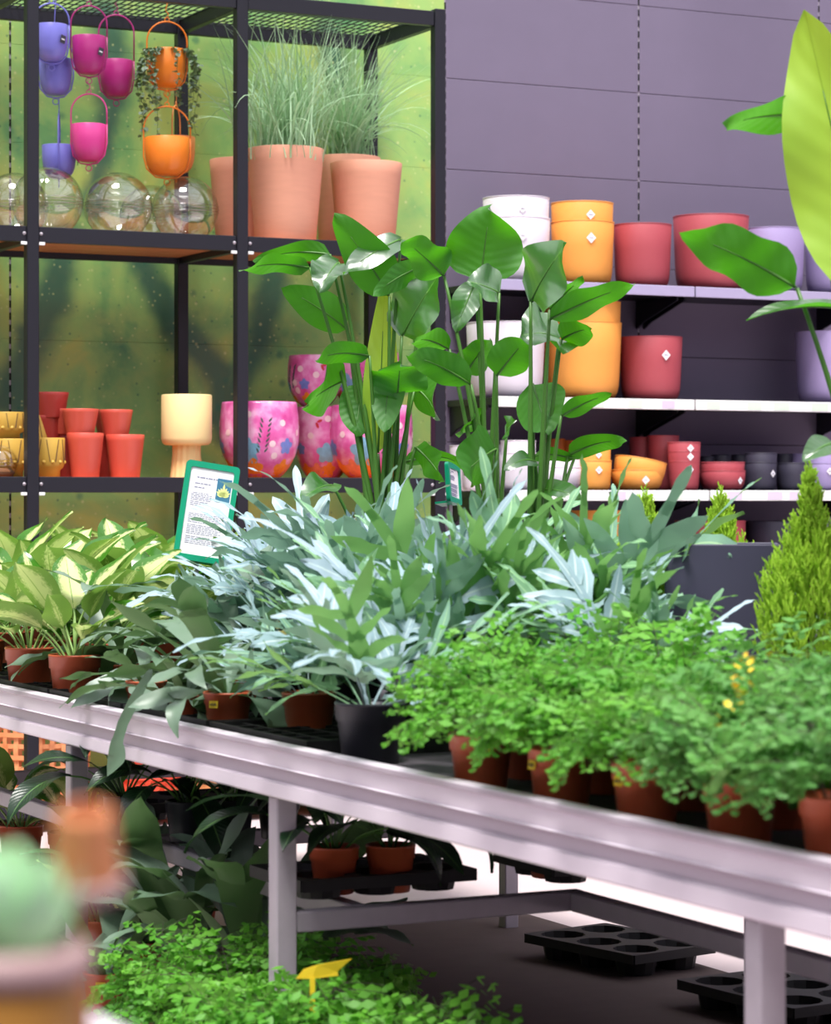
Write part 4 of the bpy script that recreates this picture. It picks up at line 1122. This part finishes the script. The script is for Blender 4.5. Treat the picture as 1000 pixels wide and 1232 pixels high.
dc = [(36, 2.25, 'with a bright round terracotta pot at the bench edge'), (90, 2.25, 'beside the staghorn ferns at the bench edge'), (-22, 2.25, 'cut by the left edge of the photo'),
      (10, 2.45, 'second row, far left'), (70, 2.45, 'second row, behind the two visible pots'), (125, 2.5, 'second row, behind the staghorn pots'),
      (-10, 2.68, 'third row at the left edge'), (45, 2.68, 'third row, second from the left'), (100, 2.7, 'third row, in the middle'), (160, 2.72, 'third row, beside the green sign'),
      (15, 2.92, 'fourth row at the left'), (75, 2.92, 'fourth row, second from the left'), (135, 2.95, 'fourth row, left of the green sign'), (195, 2.8, 'just in front of the green sign'), (280, 2.98, 'right of the green sign with two raised leaves'),
      (40, 3.2, 'back row at the left'), (110, 3.2, 'back row, in the middle'), (180, 3.22, 'back row, behind the sign')]
for i, (px, X, l) in enumerate(dc):
    p = bench_pt(px, X)
    if p[1] > BY1 - .12: p = (p[0], BY1 - .12 - .01 * (i % 3), p[2])
    dumbcane(p, 'cream and green dumb cane ' + l, 600 + i, 17, 1.02 if i < 3 else 1.25, price=None)

# ================================================================== SIGN IN A GREEN FRAME
def sign(name, label, c, w, h, rz, tilt, roll, picture=True):
    t = thing(name, label, 'sign', c)
    t.rotation_euler = Euler((tilt, roll, rz), 'XYZ')
    def rrect(w, h, r, n=5):
        out = []
        for cx, cz, a0 in ((w/2-r, h/2-r, 0), (-w/2+r, h/2-r, PI/2), (-w/2+r, -h/2+r, PI), (w/2-r, -h/2+r, 1.5*PI)):
            out += [(cx + r*math.cos(a0 + PI/2*k/n), cz + r*math.sin(a0 + PI/2*k/n)) for k in range(n + 1)]
        return out
    o, i = rrect(w, h, .012), rrect(w - .03, h - .034, .008); n = len(o); vs = []; fs = []
    for y in (-.006, .006):
        vs += [(x, y, z + h/2) for x, z in o] + [(x, y, z + h/2) for x, z in i]
    for k in range(n):
        j = (k + 1) % n
        fs += [(k, j, n + j, n + k), (2*n + j, 2*n + k, 3*n + k, 3*n + j), (j, k, 2*n + k, 2*n + j), (n + k, n + j, 3*n + j, 3*n + k)]
    link('frame', MB().add(vs, fs).mesh('frame', M['sign_green'], False), t)
    link('sheet', boxm('sheet', (-w/2 + .012, -.002, .012), (w/2 - .012, .002, h - .012), M['white_card'], 0), t)
    mb = MB(); box(mb, (-w * .3, .006, 0), (w * .3, .05, .006)); link('foot', mb.mesh('foot', M['sign_green'], False), t)
    rs = random.Random(8); mb = MB()
    def line(x0, x1, z, th):
        x = x0
        while x < x1 - .004:
            l = min(rs.uniform(.004, .015), x1 - x); box(mb, (x, -.0027, z), (x + l, -.0018, z + th)); x += l + .0022
    L, Rr = -w/2 + .026, w/2 - .026
    line(L + .01, .02, h * .835, .0035); line(L + .006, .0, h * .775, .003); line(L + .006, -.016, h * .735, .003)
    for k in range(5): line(L + (.004 if k == 0 else 0), .008 if k else 0, h * (.68 - k * .017), .0017)
    for k in range(3): line(L, .004 if k < 2 else -.03, h * (.59 - k * .017), .0017)
    for k in range(6): line(L, Rr - (.01 if k % 2 else 0), h * (.47 - k * .017), .0017)
    for k in range(6): line(L, Rr - (.012 if k % 2 else .004), h * (.355 - k * .017), .0017)
    for k in range(5): line(L, Rr - (.02 if k % 2 else .008), h * (.24 - k * .017), .0017)
    link('printed_text', mb.mesh('printed_text', M['grey_ink'], False), t)
    if picture:
        pc = link('printed_picture', boxm('printed_picture', (.018, -.0028, h * .62), (w/2 - .018, -.0018, h * .86), M['photo_blue'], 0), t)
        mb = MB(); cx, cz = (.018 + w/2 - .018) / 2, h * .68
        for k in range(9):
            a = rad(15 + 150 * k / 8); l = .018 if k in (0, 8) else .03 + .008 * math.sin(k * 2)
            d = Vector((math.cos(a), 0, math.sin(a))); l = min(l, (.02 / max(.3, abs(d.x))))
            ribbon(mb, [Vector((cx, -.0032, cz)) + d * (l * q / 4) for q in range(5)], lambda v: .0035 * math.sin(PI * v) ** .7 + .0004, Vector((-d.z, 0, d.x)), 0, na=1)
        link('printed_plant', mb.mesh('printed_plant', M['photo_leaf'], False), pc)
    return t
ps = at(240, 676, 7.55)
sign('info_sign', 'plant information sheet in a bright green frame among the dumb canes', ps, .155, .285, -YAW + .2, -.12, .16)
st_ = thing('sign_stake_stand', 'pale post holding up the green framed sign', 'stand', (ps.x + .01, ps.y + .05, BT))
link('post', boxm('post', (-.006, -.006, 0), (.006, .006, ps.z - BT + .02), M['galv'], .001), st_)
link('base_plate', boxm('base_plate', (-.05, -.05, 0), (.05, .05, .006), M['galv'], .001), st_)
ps2 = at(547, 606, 7.9)
sign('info_sign', 'narrow green framed sign seen almost edge-on behind the stems', ps2, .12, .12, -YAW + 1.25, -.1, .12, False)
st_ = thing('sign_stake_stand', 'pale post holding up the edge-on sign', 'stand', (ps2.x, ps2.y + .03, BT))
link('post', boxm('post', (-.006, -.006, 0), (.006, .006, ps2.z - BT + .02), M['galv'], .001), st_)
link('base_plate', boxm('base_plate', (-.05, -.05, 0), (.05, .05, .006), M['galv'], .001), st_)

# ================================================================== BIRD OF PARADISE PLANTS
CAMV = Vector((0, 0, CAMZ))
def paddle(v):
    return max(.004, (math.sin(PI * v ** .72) ** .62) * (1 - .12 * v))
def bop(name, label, base_px, d, leaves, pot_r=.12, pot_h=.22, group='bird of paradise plants', mat='strel', zb=BT, seed=1):
    """leaves: (junction px, junction row, tip px, tip row, width px, face, bow) with face u = underside seen, t = top seen, f = facing"""
    rs = random.Random(seed)
    b = at(base_px, 0, d); b.z = zb
    t = thing(name, label, 'plant', b, 0, group)
    link('pot', lathe(MB(), conic(pot_r, pot_h, .8, .005, .03), 40).mesh('pot', M['pot_black']), t)
    link('soil', lathe(MB(), [(0, pot_h * .9), (pot_r * .95, pot_h * .9)], 24).mesh('soil', M['soil']), t)
    for L_ in leaves:
        jx, jy, tx, ty, w, face, bow = L_[:7]
        lm = L_[7] if len(L_) > 7 else mat
        dj = d + rs.uniform(-.1, .1); dt = dj + {'u': rs.uniform(-.12, -.02), 't': rs.uniform(-.14, -.03), 'f': rs.uniform(-.03, .03), 'e': 0}[face]
        J, T_ = at(jx, jy, dj) - b, at(tx, ty, dt) - b
        tow = (CAMV - (J + b)).normalized()
        ax = (T_ - J).normalized()
        up = Vector((0, 0, 1))
        half = (tow - SUND).normalized() + Vector((rs.uniform(-.06, .06), rs.uniform(-.06, .06), rs.uniform(-.04, .06)))
        nrm = {'u': up * .55 - tow * .85, 't': half, 'f': tow + up * .25, 'e': up * .95 + tow * .25}[face]
        nrm = (nrm - ax * nrm.dot(ax)).normalized()
        fs_ = max(.45, abs(nrm.dot(tow)))
        side = nrm.cross(ax).normalized()
        ctrl = (J + T_) / 2 + nrm * (bow * (T_ - J).length)
        pts = bez(J, ctrl, T_, 14)
        hw = w / 2 / FPX * d / fs_
        mb = MB(); ribbon(mb, pts, lambda v: hw * paddle(v), side, rs.uniform(.05, .42) * (1 if face != 'u' else .6), hw * rs.uniform(.1, .24), rs.uniform(1.0, 2.2), rs.uniform(0, 6), 8, rs.uniform(-.15, .15) if face == 't' else rs.uniform(-.5, .5))
        lf_ = link('leaf', mb.mesh('leaf', M[lm]), t)
        q = Vector((rs.uniform(-.03, .03), rs.uniform(-.03, .03), pot_h * .88))
        mid = Vector((q.x * .5 + J.x * .35, q.y * .5 + J.y * .35, q.z + (J.z - q.z) * .55))
        m2 = MB(); stp = bez(q, mid, J - ax * .002, 12); tube(m2, stp, .0105, .0042, 8)
        tube(m2, pts[:11], .004, .001, 5)
        link('petiole', m2.mesh('petiole', M['stem_green']), lf_)
    return t
P1 = [(468, 356, 402, 258, 58, 'u', .12), (372, 322, 288, 327, 26, 'u', .25), (396, 306, 306, 316, 26, 'u', .3), (407, 316, 384, 352, 34, 't', .2), (417, 396, 339, 346, 44, 'u', .15),
      (482, 288, 413, 330, 30, 't', .12), (514, 318, 450, 356, 22, 'u', .15), (484, 404, 528, 330, 62, 't', .05), (455, 545, 463, 340, 44, 'f', .02, 'strel_pale'), (444, 428, 380, 434, 22, 'u', .25),
      (414, 458, 370, 486, 44, 'u', .1), (436, 462, 428, 526, 46, 'u', .08), (478, 476, 482, 436, 54, 'u', .1), (486, 556, 560, 568, 17, 'u', .5), (500, 538, 532, 580, 28, 'u', .2),
      (400, 584, 362, 602, 20, 't', .2), (500, 466, 524, 502, 26, 'u', .2), (470, 440, 462, 520, 40, 'u', .05)]
P2 = [(534, 332, 484, 288, 52, 'u', .12), (578, 338, 590, 248, 96, 'u', .1), (566, 462, 490, 428, 34, 'u', .2), (540, 420, 498, 412, 20, 'u', .3), (572, 340, 548, 400, 34, 't', .1), (600, 352, 562, 338, 42, 't', .1),
      (598, 452, 634, 408, 42, 'u', .1), (597, 540, 558, 572, 36, 'u', .1), (580, 508, 556, 520, 22, 'u', .15), (593, 548, 582, 520, 16, 't', .2), (610, 522, 620, 505, 14, 't', .1), (560, 450, 590, 408, 40, 'u', .1)]
P3 = [(639, 362, 682, 292, 56, 't', .06), (662, 384, 764, 342, 34, 'u', .1), (662, 372, 702, 334, 28, 'u', .1), (672, 408, 626, 404, 38, 't', .2), (676, 408, 712, 396, 30, 'u', .2), (641, 462, 658, 522, 52, 'u', .06),
      (676, 500, 736, 474, 22, 'u', .15), (684, 548, 752, 532, 22, 'u', .25), (690, 552, 630, 556, 18, 'u', .4), (644, 556, 606, 566, 14, 't', .3), (650, 590, 700, 600, 20, 't', .2)]
bop('bird_of_paradise', 'tall bird of paradise plant in front of the rack, arching leaves', 462, 7.7, P1, seed=3)
bop('bird_of_paradise', 'bird of paradise plant with one large upright leaf before the white pots', 600, 7.35, P2, seed=5)
bop('bird_of_paradise', 'bird of paradise plant with glossy leaves before the orange pots', 648, 7.05, P3, seed=8)
P4 = [(1046, 352, 968, 12, 138, 'f', .03, 'strel_pale'), (962, 138, 872, 152, 34, 'u', .12), (958, 346, 818, 280, 66, 'u', .14), (1020, 372, 898, 386, 18, 'e', .15), (1004, 534, 966, 556, 22, 't', .25)]
bop('bird_of_paradise', 'bird of paradise plant at the right edge with a huge pale leaf', 1075, 5.5, P4, seed=11)

# ================================================================== SLATE PLANTER, CYPRESSES, GREY-GREEN PLANT
d = 5.75; c = at(869, 0, d); w = 138 / FPX * d; zt = at(0, 655, d).z
fwd = ray(869); ang = math.atan2(-fwd.x, fwd.y)
pt = thing('square_planter', 'tall square slate-grey planter among the ferns', 'planter', (c.x, c.y, BT), ang)
mb = MB(); h = zt - BT; t_ = .012
for a, b in (((-w/2, 0, 0), (w/2, t_, h)), ((-w/2, w - t_, 0), (w/2, w, h)), ((-w/2, t_, 0), (-w/2 + t_, w - t_, h)), ((w/2 - t_, t_, 0), (w/2, w - t_, h))):
    link('wall_side', boxm('wall_side', a, b, M['planter'], .002), pt)
link('planter_floor', boxm('planter_floor', (-w/2 + t_, t_, .002), (w/2 - t_, w - t_, .02), M['planter'], 0), pt)
def cypress_mesh(seed, h, r):
    rs = random.Random(seed); mb = MB()
    def sprig(p, d, L, lev):
        n = 6 if lev else 7
        pts = [p + d * (L * k / 4) + Vector((0, 0, L * .22 * (k / 4) ** 2)) for k in range(5)]
        tube(mb, pts,   .0018 if lev == 0 else .0014, .0007, 3, False)
        if lev < 2:
            for k in range(n):
                f = .2 + .75 * k / n; q = f * 4; j = min(3, int(q)); pp = pts[j].lerp(pts[j + 1], q - j)
                ax = Vector((rs.uniform(-1, 1), rs.uniform(-1, 1), rs.uniform(-.2, 1))).normalized()
                dd = (d * .9 + ax * .75 + Vector((0, 0, .25))).normalized()
                sprig(pp, dd, L * (.46 if lev == 0 else .4) * (1.1 - .5 * f), lev + 1)
    n = int(360 * h / .5)
    for k in range(n):
        f = rs.random() ** .8
        z = h * (.1 + .88 * f); rr = r * (1 - f) ** .75 * (.75 + .5 * math.sin(PI * min(1, f * 1.3)))
        a = rs.uniform(0, 2 * PI)
        out = Vector((math.cos(a), math.sin(a), 0)); q = rs.uniform(.1, .75)
        L = max(.03, rr * (1.1 - q) + .02) * rs.uniform(.7, 1.2)
        d_ = (out * rs.uniform(.25, .6) + Vector((0, 0, 1))).normalized()
        sprig(Vector((0, 0, z - L * .6)) + out * rr * q, d_, L, 0)
    sprig(Vector((0, 0, h * .9)), Vector((0, 0, 1)), h * .13, 0)
    return mb.mesh('foliage', M['cypress'])
for px, dd, yt, r, l, sd in ((776, 6.3, 598, .19, 'lime cypress to the left of the slate planter', 1), (868, 6.25, 596, .17, 'lime cypress rising behind the slate planter', 2), (974, 5.45, 566, .14, 'largest lime cypress to the right of the slate planter', 3)):
    p = at(px, 0, dd); h = at(0, yt, dd).z - BT
    t = thing('lime_cypress', l, 'conifer', (p.x, p.y, BT), 0, 'lime cypresses on the bench')
    add_pot(t, .06, .1)
    f_ = link('foliage', cypress_mesh(sd, h - .09, r), t, (0, 0, .09))
    mb = MB(); tube(mb, [(0, 0, .085), (.004, 0, h * .5), (0, 0, h * .92)], .007, .002, 6); link('trunk', mb.mesh('trunk', M['bark']), t)
def broad_leaf(seed, mat, bl=.17, wr=.2, pl=.14):
    rs = random.Random(seed); mb = MB(); st = MB()
    e1 = rs.uniform(35, 65); pet = arc(pl * rs.uniform(.8, 1.2), 82, e1, 5); tube(st, pet, .003, .002, 5, False)
    bl_ = bl * rs.uniform(.85, 1.15); blade = arc(bl_, e1, e1 - rs.uniform(50, 110), 10, pet[-1], 0, rs.uniform(-12, 12)); w = bl_ * wr * rs.uniform(.9, 1.1)
    ribbon(mb, blade, lambda v: max(.0005, w * (math.sin(PI * v ** .85) ** .8) * (1 - .3 * v)), Vector((0, 1, 0)), rs.uniform(.1, .4), .004, 1.5, rs.uniform(0, 6), 6, rs.uniform(-.4, .4))
    nf = len(mb.f); o = len(mb.v); mb.v += st.v; mb.uv += st.uv; mb.f += [tuple(i + o for i in f) for f in st.f]
    me = mb.mesh('leaf', mat); me.materials.append(M['stem_green'])
    me.polygons.foreach_set('material_index', [0] * nf + [1] * len(st.f))
    return me
AG = [broad_leaf(700 + k, M['aglao'], .17, .22, .16) for k in range(6)]
LY = [broad_leaf(720 + k, M['lily'], .2, .19, .16) for k in range(8)]
def leafy(name, loc, label, cat, pool, seed, n, s, group, pr=.065, ph=.1, mat='pot_brown', price=None):
    rs = random.Random(seed); t = thing(name, label, cat, loc, 0, group)
    add_pot(t, pr, ph, mat, price)
    for k in range(n):
        u = (k + .5) / n; az = 2 * PI * (k * .618) + rs.uniform(-.3, .3); b = pr * .4 * u
        link('leaf', rs.choice(pool), t, (b * math.cos(az), b * math.sin(az), ph * .85), (rs.uniform(-.4, .4), -.1 + .8 * u + rs.uniform(-.1, .1), az), s * rs.uniform(.8, 1.12))
    return t
ga = 'grey-green leafy plants behind the planter'
for px, dd, sc_, l in ((800, 6.8, 1.35, 'grey-green broad-leaved plant behind the left cypress'), (905, 6.7, 1.3, 'grey-green broad-leaved plant behind the slate planter'), (1000, 6.4, 1.2, 'grey-green broad-leaved plant behind the largest cypress'), (690, 7.2, 1.2, 'grey-green broad-leaved plant below the banana-like stems')):
    p = at(px, 0, dd); leafy('leafy_plant', (p.x, p.y, BT), l, 'plant', AG, int(px), 13, sc_, ga)

# ================================================================== UNDER THE BENCH
def cell_tray(nx, ny, cell, h=.05):
    mb = MB(); w, l = nx * cell, ny * cell
    N_ = 12
    for i in range(nx):
        for j in range(ny):
            cx, cy = (i + .5) * cell - w/2, (j + .5) * cell - l/2; r = cell * .42
            ci = [(cx + r * math.cos(2*PI*(k + .5)/N_), cy + r * math.sin(2*PI*(k + .5)/N_)) for k in range(N_)]
            sq = []
            for x, y in ci:
                k = cell / 2 / max(abs(x - cx), abs(y - cy)); sq.append((cx + (x - cx) * k, cy + (y - cy) * k))
            vs = [(x, y, h) for x, y in sq] + [(x, y, h) for x, y in ci] + [(cx + (x - cx) * .8, cy + (y - cy) * .8, .004) for x, y in ci]
            mb.add(vs, [f for k in range(N_) for f in ((k, (k+1) % N_, N_ + (k+1) % N_, N_ + k), (N_ + k, N_ + (k+1) % N_, 2*N_ + (k+1) % N_, 2*N_ + k))] + [tuple(range(2*N_, 3*N_))])
    for a, b in (((-w/2 - .004, -l/2, h - .025), (-w/2, l/2, h)), ((w/2, -l/2, h - .025), (w/2 + .004, l/2, h)), ((-w/2, -l/2 - .004, h - .025), (w/2, -l/2, h)), ((-w/2, l/2, h - .025), (w/2, l/2 + .004, h))): box(mb, a, b)
    return mb.mesh('cell_tray', M['tray'], False)
CT = cell_tray(3, 2, .135)
CT2 = cell_tray(2, 3, .15, .07)
def on_z(px, py, z):
    d = (CAMZ - z) * FPX / (py - HOR); return at(px, py, d)
gt = 'black cell trays under the bench'
for p, z, rz, l, me in (((2.44, 5.17), .453, 0, 'black cell tray on the lower rails carrying two potted plants', CT), ((3.02, 5.14), .453, 0, 'black cell tray on the lower rails beside the bench corner', CT),
                             (on_z(745, 1160, 0).xy, .0, .2, 'black cell tray lying on the floor under the bench', CT2),
                             (on_z(940, 1222, 0).xy, 0, .1, 'black cell tray on the floor behind the right leg', CT2), ((2.6, 6.6), .453, 0, 'black cell tray on the lower rails below the dark lilies', CT)):
    p = Vector((p[0], p[1], 0)); tag(link('cell_tray', me, None, (p.x, p.y, z + .001), (0, 0, rz)), l, 'tray', gt)
gl = 'peace lilies below the bench'
for px, py, z, s_, l, sd in ((402, 1074, .458, .95, 'dark peace lily in a pot on the lower rails beside the leg', 1), (470, 1072, .458, .95, 'dark peace lily in a pot, right of the pair on the lower rails', 2),
                             (225, 1012, .458, 1.1, 'dark broad-leaved lily under the beam near the coral basket', 3), (280, 1010, .458, 1.1, 'dark broad-leaved lily under the beam left of the leg', 4), (150, 1004, .458, 1.1, 'dark lily behind the left bench leg', 5), (335, 1008, .458, .9, 'dark lily behind the bench leg on the rails', 9),
                             (240, 1110, .1, .9, 'lily with a yellowing leaf low under the bench', 6)):
    p = on_z(px, py, z); leafy('peace_lily', (p.x, p.y, z), l, 'plant', LY, sd, 12, s_, gl, .054, .1, 'pot_black' if sd in (3, 4, 5, 9) else 'pot_brown')
for x_, l in ((2.89, 'terracotta pot with yellow sticker on the lower tray'), (3.03, 'terracotta pot at the bench corner on the lower tray')):
    t = thing('nursery_pot', l, 'pot', (x_, 5.14, .458), 0, 'spare pots on the lower tray'); add_pot(t, .06, .1, 'pot_brown', -.1)
# low plants at floor level in front of and under the bench
low = thing('low_platform', 'low grey platform at floor level under the bench edge', 'platform', (1.95, 3.6, 0))
link('deck', boxm('deck', (0, 0, .05), (.75, 2.45, .075), M['alu_dark'], .003), low)
for x in (.03, .7):
    for y in (.05, 1.2, 2.38): link('foot', boxm('foot', (x - .02, y - .02, 0), (x + .02, y + .02, .049), M['galv'], .002), low)
tag(link('clear_strip', boxm('clear_strip', (1.93, 3.6, .03), (1.936, 6.05, .085), M['clear'], 0)), 'clear plastic price strip along the low platform edge', 'strip')
gf = 'maidenhair ferns at floor level'
ZP = .076
for i, (px, X, n, s_, l) in enumerate(((200, 2.08, 24, 1.0, 'maidenhair fern at floor level, leftmost with its pot showing'), (285, 2.16, 24, 1.15, 'maidenhair fern at floor level just left of the leg'), (345, 2.03, 30, 1.15, 'maidenhair fern at floor level in front of the leg'),
                                    (420, 2.12, 22, 1.15, 'maidenhair fern at floor level below the yellow label'), (500, 2.15, 17, 1.15, 'maidenhair fern at floor level, right of the yellow label'), (318, 1.98, 28, 1.0, 'maidenhair fern at floor level at the front edge of the platform'),
                                    (570, 2.22, 12, 1.0, 'maidenhair fern at floor level, rightmost in the dark'), (380, 2.36, 24, 1.1, 'maidenhair fern at floor level behind the leg in shade'))):
    p = bench_pt(px, X, ZP); maidenhair(p, l, gf, 50 + i, n, s_ * (1.02 if px < 340 else 1.15))
gs = 'staghorn ferns at floor level'
staghorn(on_z(125, 1214, ZP), 'staghorn fern at floor level in a pot with yellow sticker', 21, 8, 1.15, .05, .09, gs, -.5, tilt=(-.2, .8))
staghorn(bench_pt(235, 2.34, ZP), 'dark staghorn fern with upright fronds under the bench', 22, 10, 1.6, .05, .09, gs, tilt=(-.25, .5))
staghorn(bench_pt(300, 2.38, ZP), 'dark staghorn fern with upright fronds beside the leg', 23, 10, 1.6, .05, .09, gs, tilt=(-.25, .5))
staghorn(bench_pt(175, 2.4, ZP), 'staghorn fern with curled fronds deep under the bench', 24, 9, 1.3, .05, .09, gs)
gd = 'dumb canes below the bench'
for px, py, z, l, s_ in ((25, 1000, .2, 'dumb cane under the bench at the left edge', 1.0), (85, 1010, .2, 'dumb cane under the bench beside the left leg', 1.0), (120, 1120, .08, 'dumb cane with a cream patched leaf at floor level', 1.0)):
    p = on_z(px, py + 40, z); dumbcane((p.x, p.y, z), l, int(px + 900), 11, s_, gd)
crate = thing('support_crate', 'black upturned crate carrying the low dumb canes', 'crate', (on_z(55, 1045, .2).x - .3, on_z(55, 1045, .2).y - .35, 0))
link('crate_body', boxm('crate_body', (0, 0, 0), (.6, .75, .19), M['tray'], .006), crate)
link('crate_lip', boxm('crate_lip', (-.01, -.01, .175), (.61, .76, .199), M['tray'], .004), crate)
# yellow plastic label
p = at(388, 1170, 5.05)
yl = thing('plant_label', 'yellow plastic plant label standing among the low ferns', 'label', (p.x, p.y, .09), -YAW)
mb = MB(); mb.add([(-.05, 0, -.012), (-.035, .0, .006), (-.01, 0, .014), (.055, .01, .024), (.028, .01, .0), (.03, .01, -.008), (-.02, 0, -.012)], [(0, 6, 5, 4, 3, 2, 1)])
m_ = mb.mesh('label_head', M['yellow_tag'], False); o_ = link('label_head', m_, yl, (0, 0, p.z - .09)); s_ = o_.modifiers.new('thick', 'SOLIDIFY'); s_.thickness = .002
link('label_stake', boxm('label_stake', (-.024, -.001, 0), (-.014, .001, p.z - .09 - .01), M['yellow_tag'], 0), yl)

# ================================================================== SOFT FOREGROUND, ON A STAND CLOSE TO THE CAMERA
M['ochre_glaze'] = pm('ochre_glaze', C(160, 112, 44), .5, .25, 30); M['pale_rim'] = pm('pale_pink_glaze', C(170, 140, 140), .5, .05)
M['mint'] = leafmat('mint_succulent_leaf', C(196, 240, 204), C(214, 236, 170), C(190, 232, 190), .5, .2); M['clay'] = pm('brown_clay', C(206, 134, 88), .7, .1, 20)
D0 = 1.08
b = at(5, 1195, D0); r0 = .032; zb = b.z - .075
near = thing('added_bench', 'added neighbouring bench that carries the blurred pots and blocks low light', 'bench', (-1.35, -1.2, 0))  # added out of frame: carries the pots, screens light from below the main bench
link('bench_slab', boxm('bench_slab', (0, 0, zb - .03), (1.8, 9.2, zb - .001), M['bench_top'], .003), near)
link('edge_beam', boxm('edge_beam', (1.8, 0, zb - .1), (1.815, 9.2, zb + .01), M['alu'], .003), near)
for y in (.1, 3.1, 6.1, 9.1):
    for x in (.05, 1.74): link('leg', boxm('leg', (x - .022, y - .022, 0), (x + .022, y + .022, zb - .03), M['galv'], .002), near)
link('lower_shelf', boxm('lower_shelf', (.05, 0, .3), (1.75, 9.2, .33), M['bench_top'], .002), near)
fp = thing('succulent_pot', 'blurred pale green succulent in an ochre glazed pot, nearest the camera', 'plant', (b.x, b.y, zb))
link('pot', lathe(MB(), shell([(r0 * .86, 0), (r0 * .98, .03), (r0, .082), (r0 * .98, .084)], .004, .01), 36).mesh('pot', M['ochre_glaze']), fp)
link('rim', lathe(MB(), [(r0 * .98, .08), (r0 + .003, .084), (r0 + .003, .094), (r0 * .85, .095), (r0 * .84, .08)], 36).mesh('rim', M['pale_rim']), fp)
sl = MB(); ribbon(sl, arc(.05, 70, 115, 8), lambda v: max(.0008, .013 * math.sin(PI * (v * .92 + .06)) ** .6), fold=.35, na=4); slm = sl.mesh('leaf', M['mint'])
for k in range(34):
    u = (k + .5) / 34; az = 2 * PI * k * .618
    link('leaf', slm, fp, (.012 * u * math.cos(az), .012 * u * math.sin(az), .085), (0, -.2 + .85 * u, az), 1.05 - .15 * u)
c = at(103, 1012, 1.12)
cp = thing('clay_pot', 'small blurred brown clay pot tilted on its side near the camera', 'pot', (c.x, c.y, c.z - .02))
cp.rotation_euler = (.25, -.2, .3)
link('pot', lathe(MB(), shell([(.0155, 0), (.0155, .002), (.0125, .034), (.0115, .036)], .002, .003), 8).mesh('pot', M['clay'], False), cp)
link('pale_band', lathe(MB(), [(.0158, -.001), (.0172, 0), (.0172, .006), (.0152, .007)], 8).mesh('pale_band', M['pale_rim'], False), cp)
pole = thing('pot_stake', 'thin stake on the stand that carries the small clay pot', 'stake', (c.x, c.y, zb))
link('rod', boxm('rod', (-.002, -.002, 0), (.002, .002, c.z - .02 - zb), M['wood'], 0), pole)
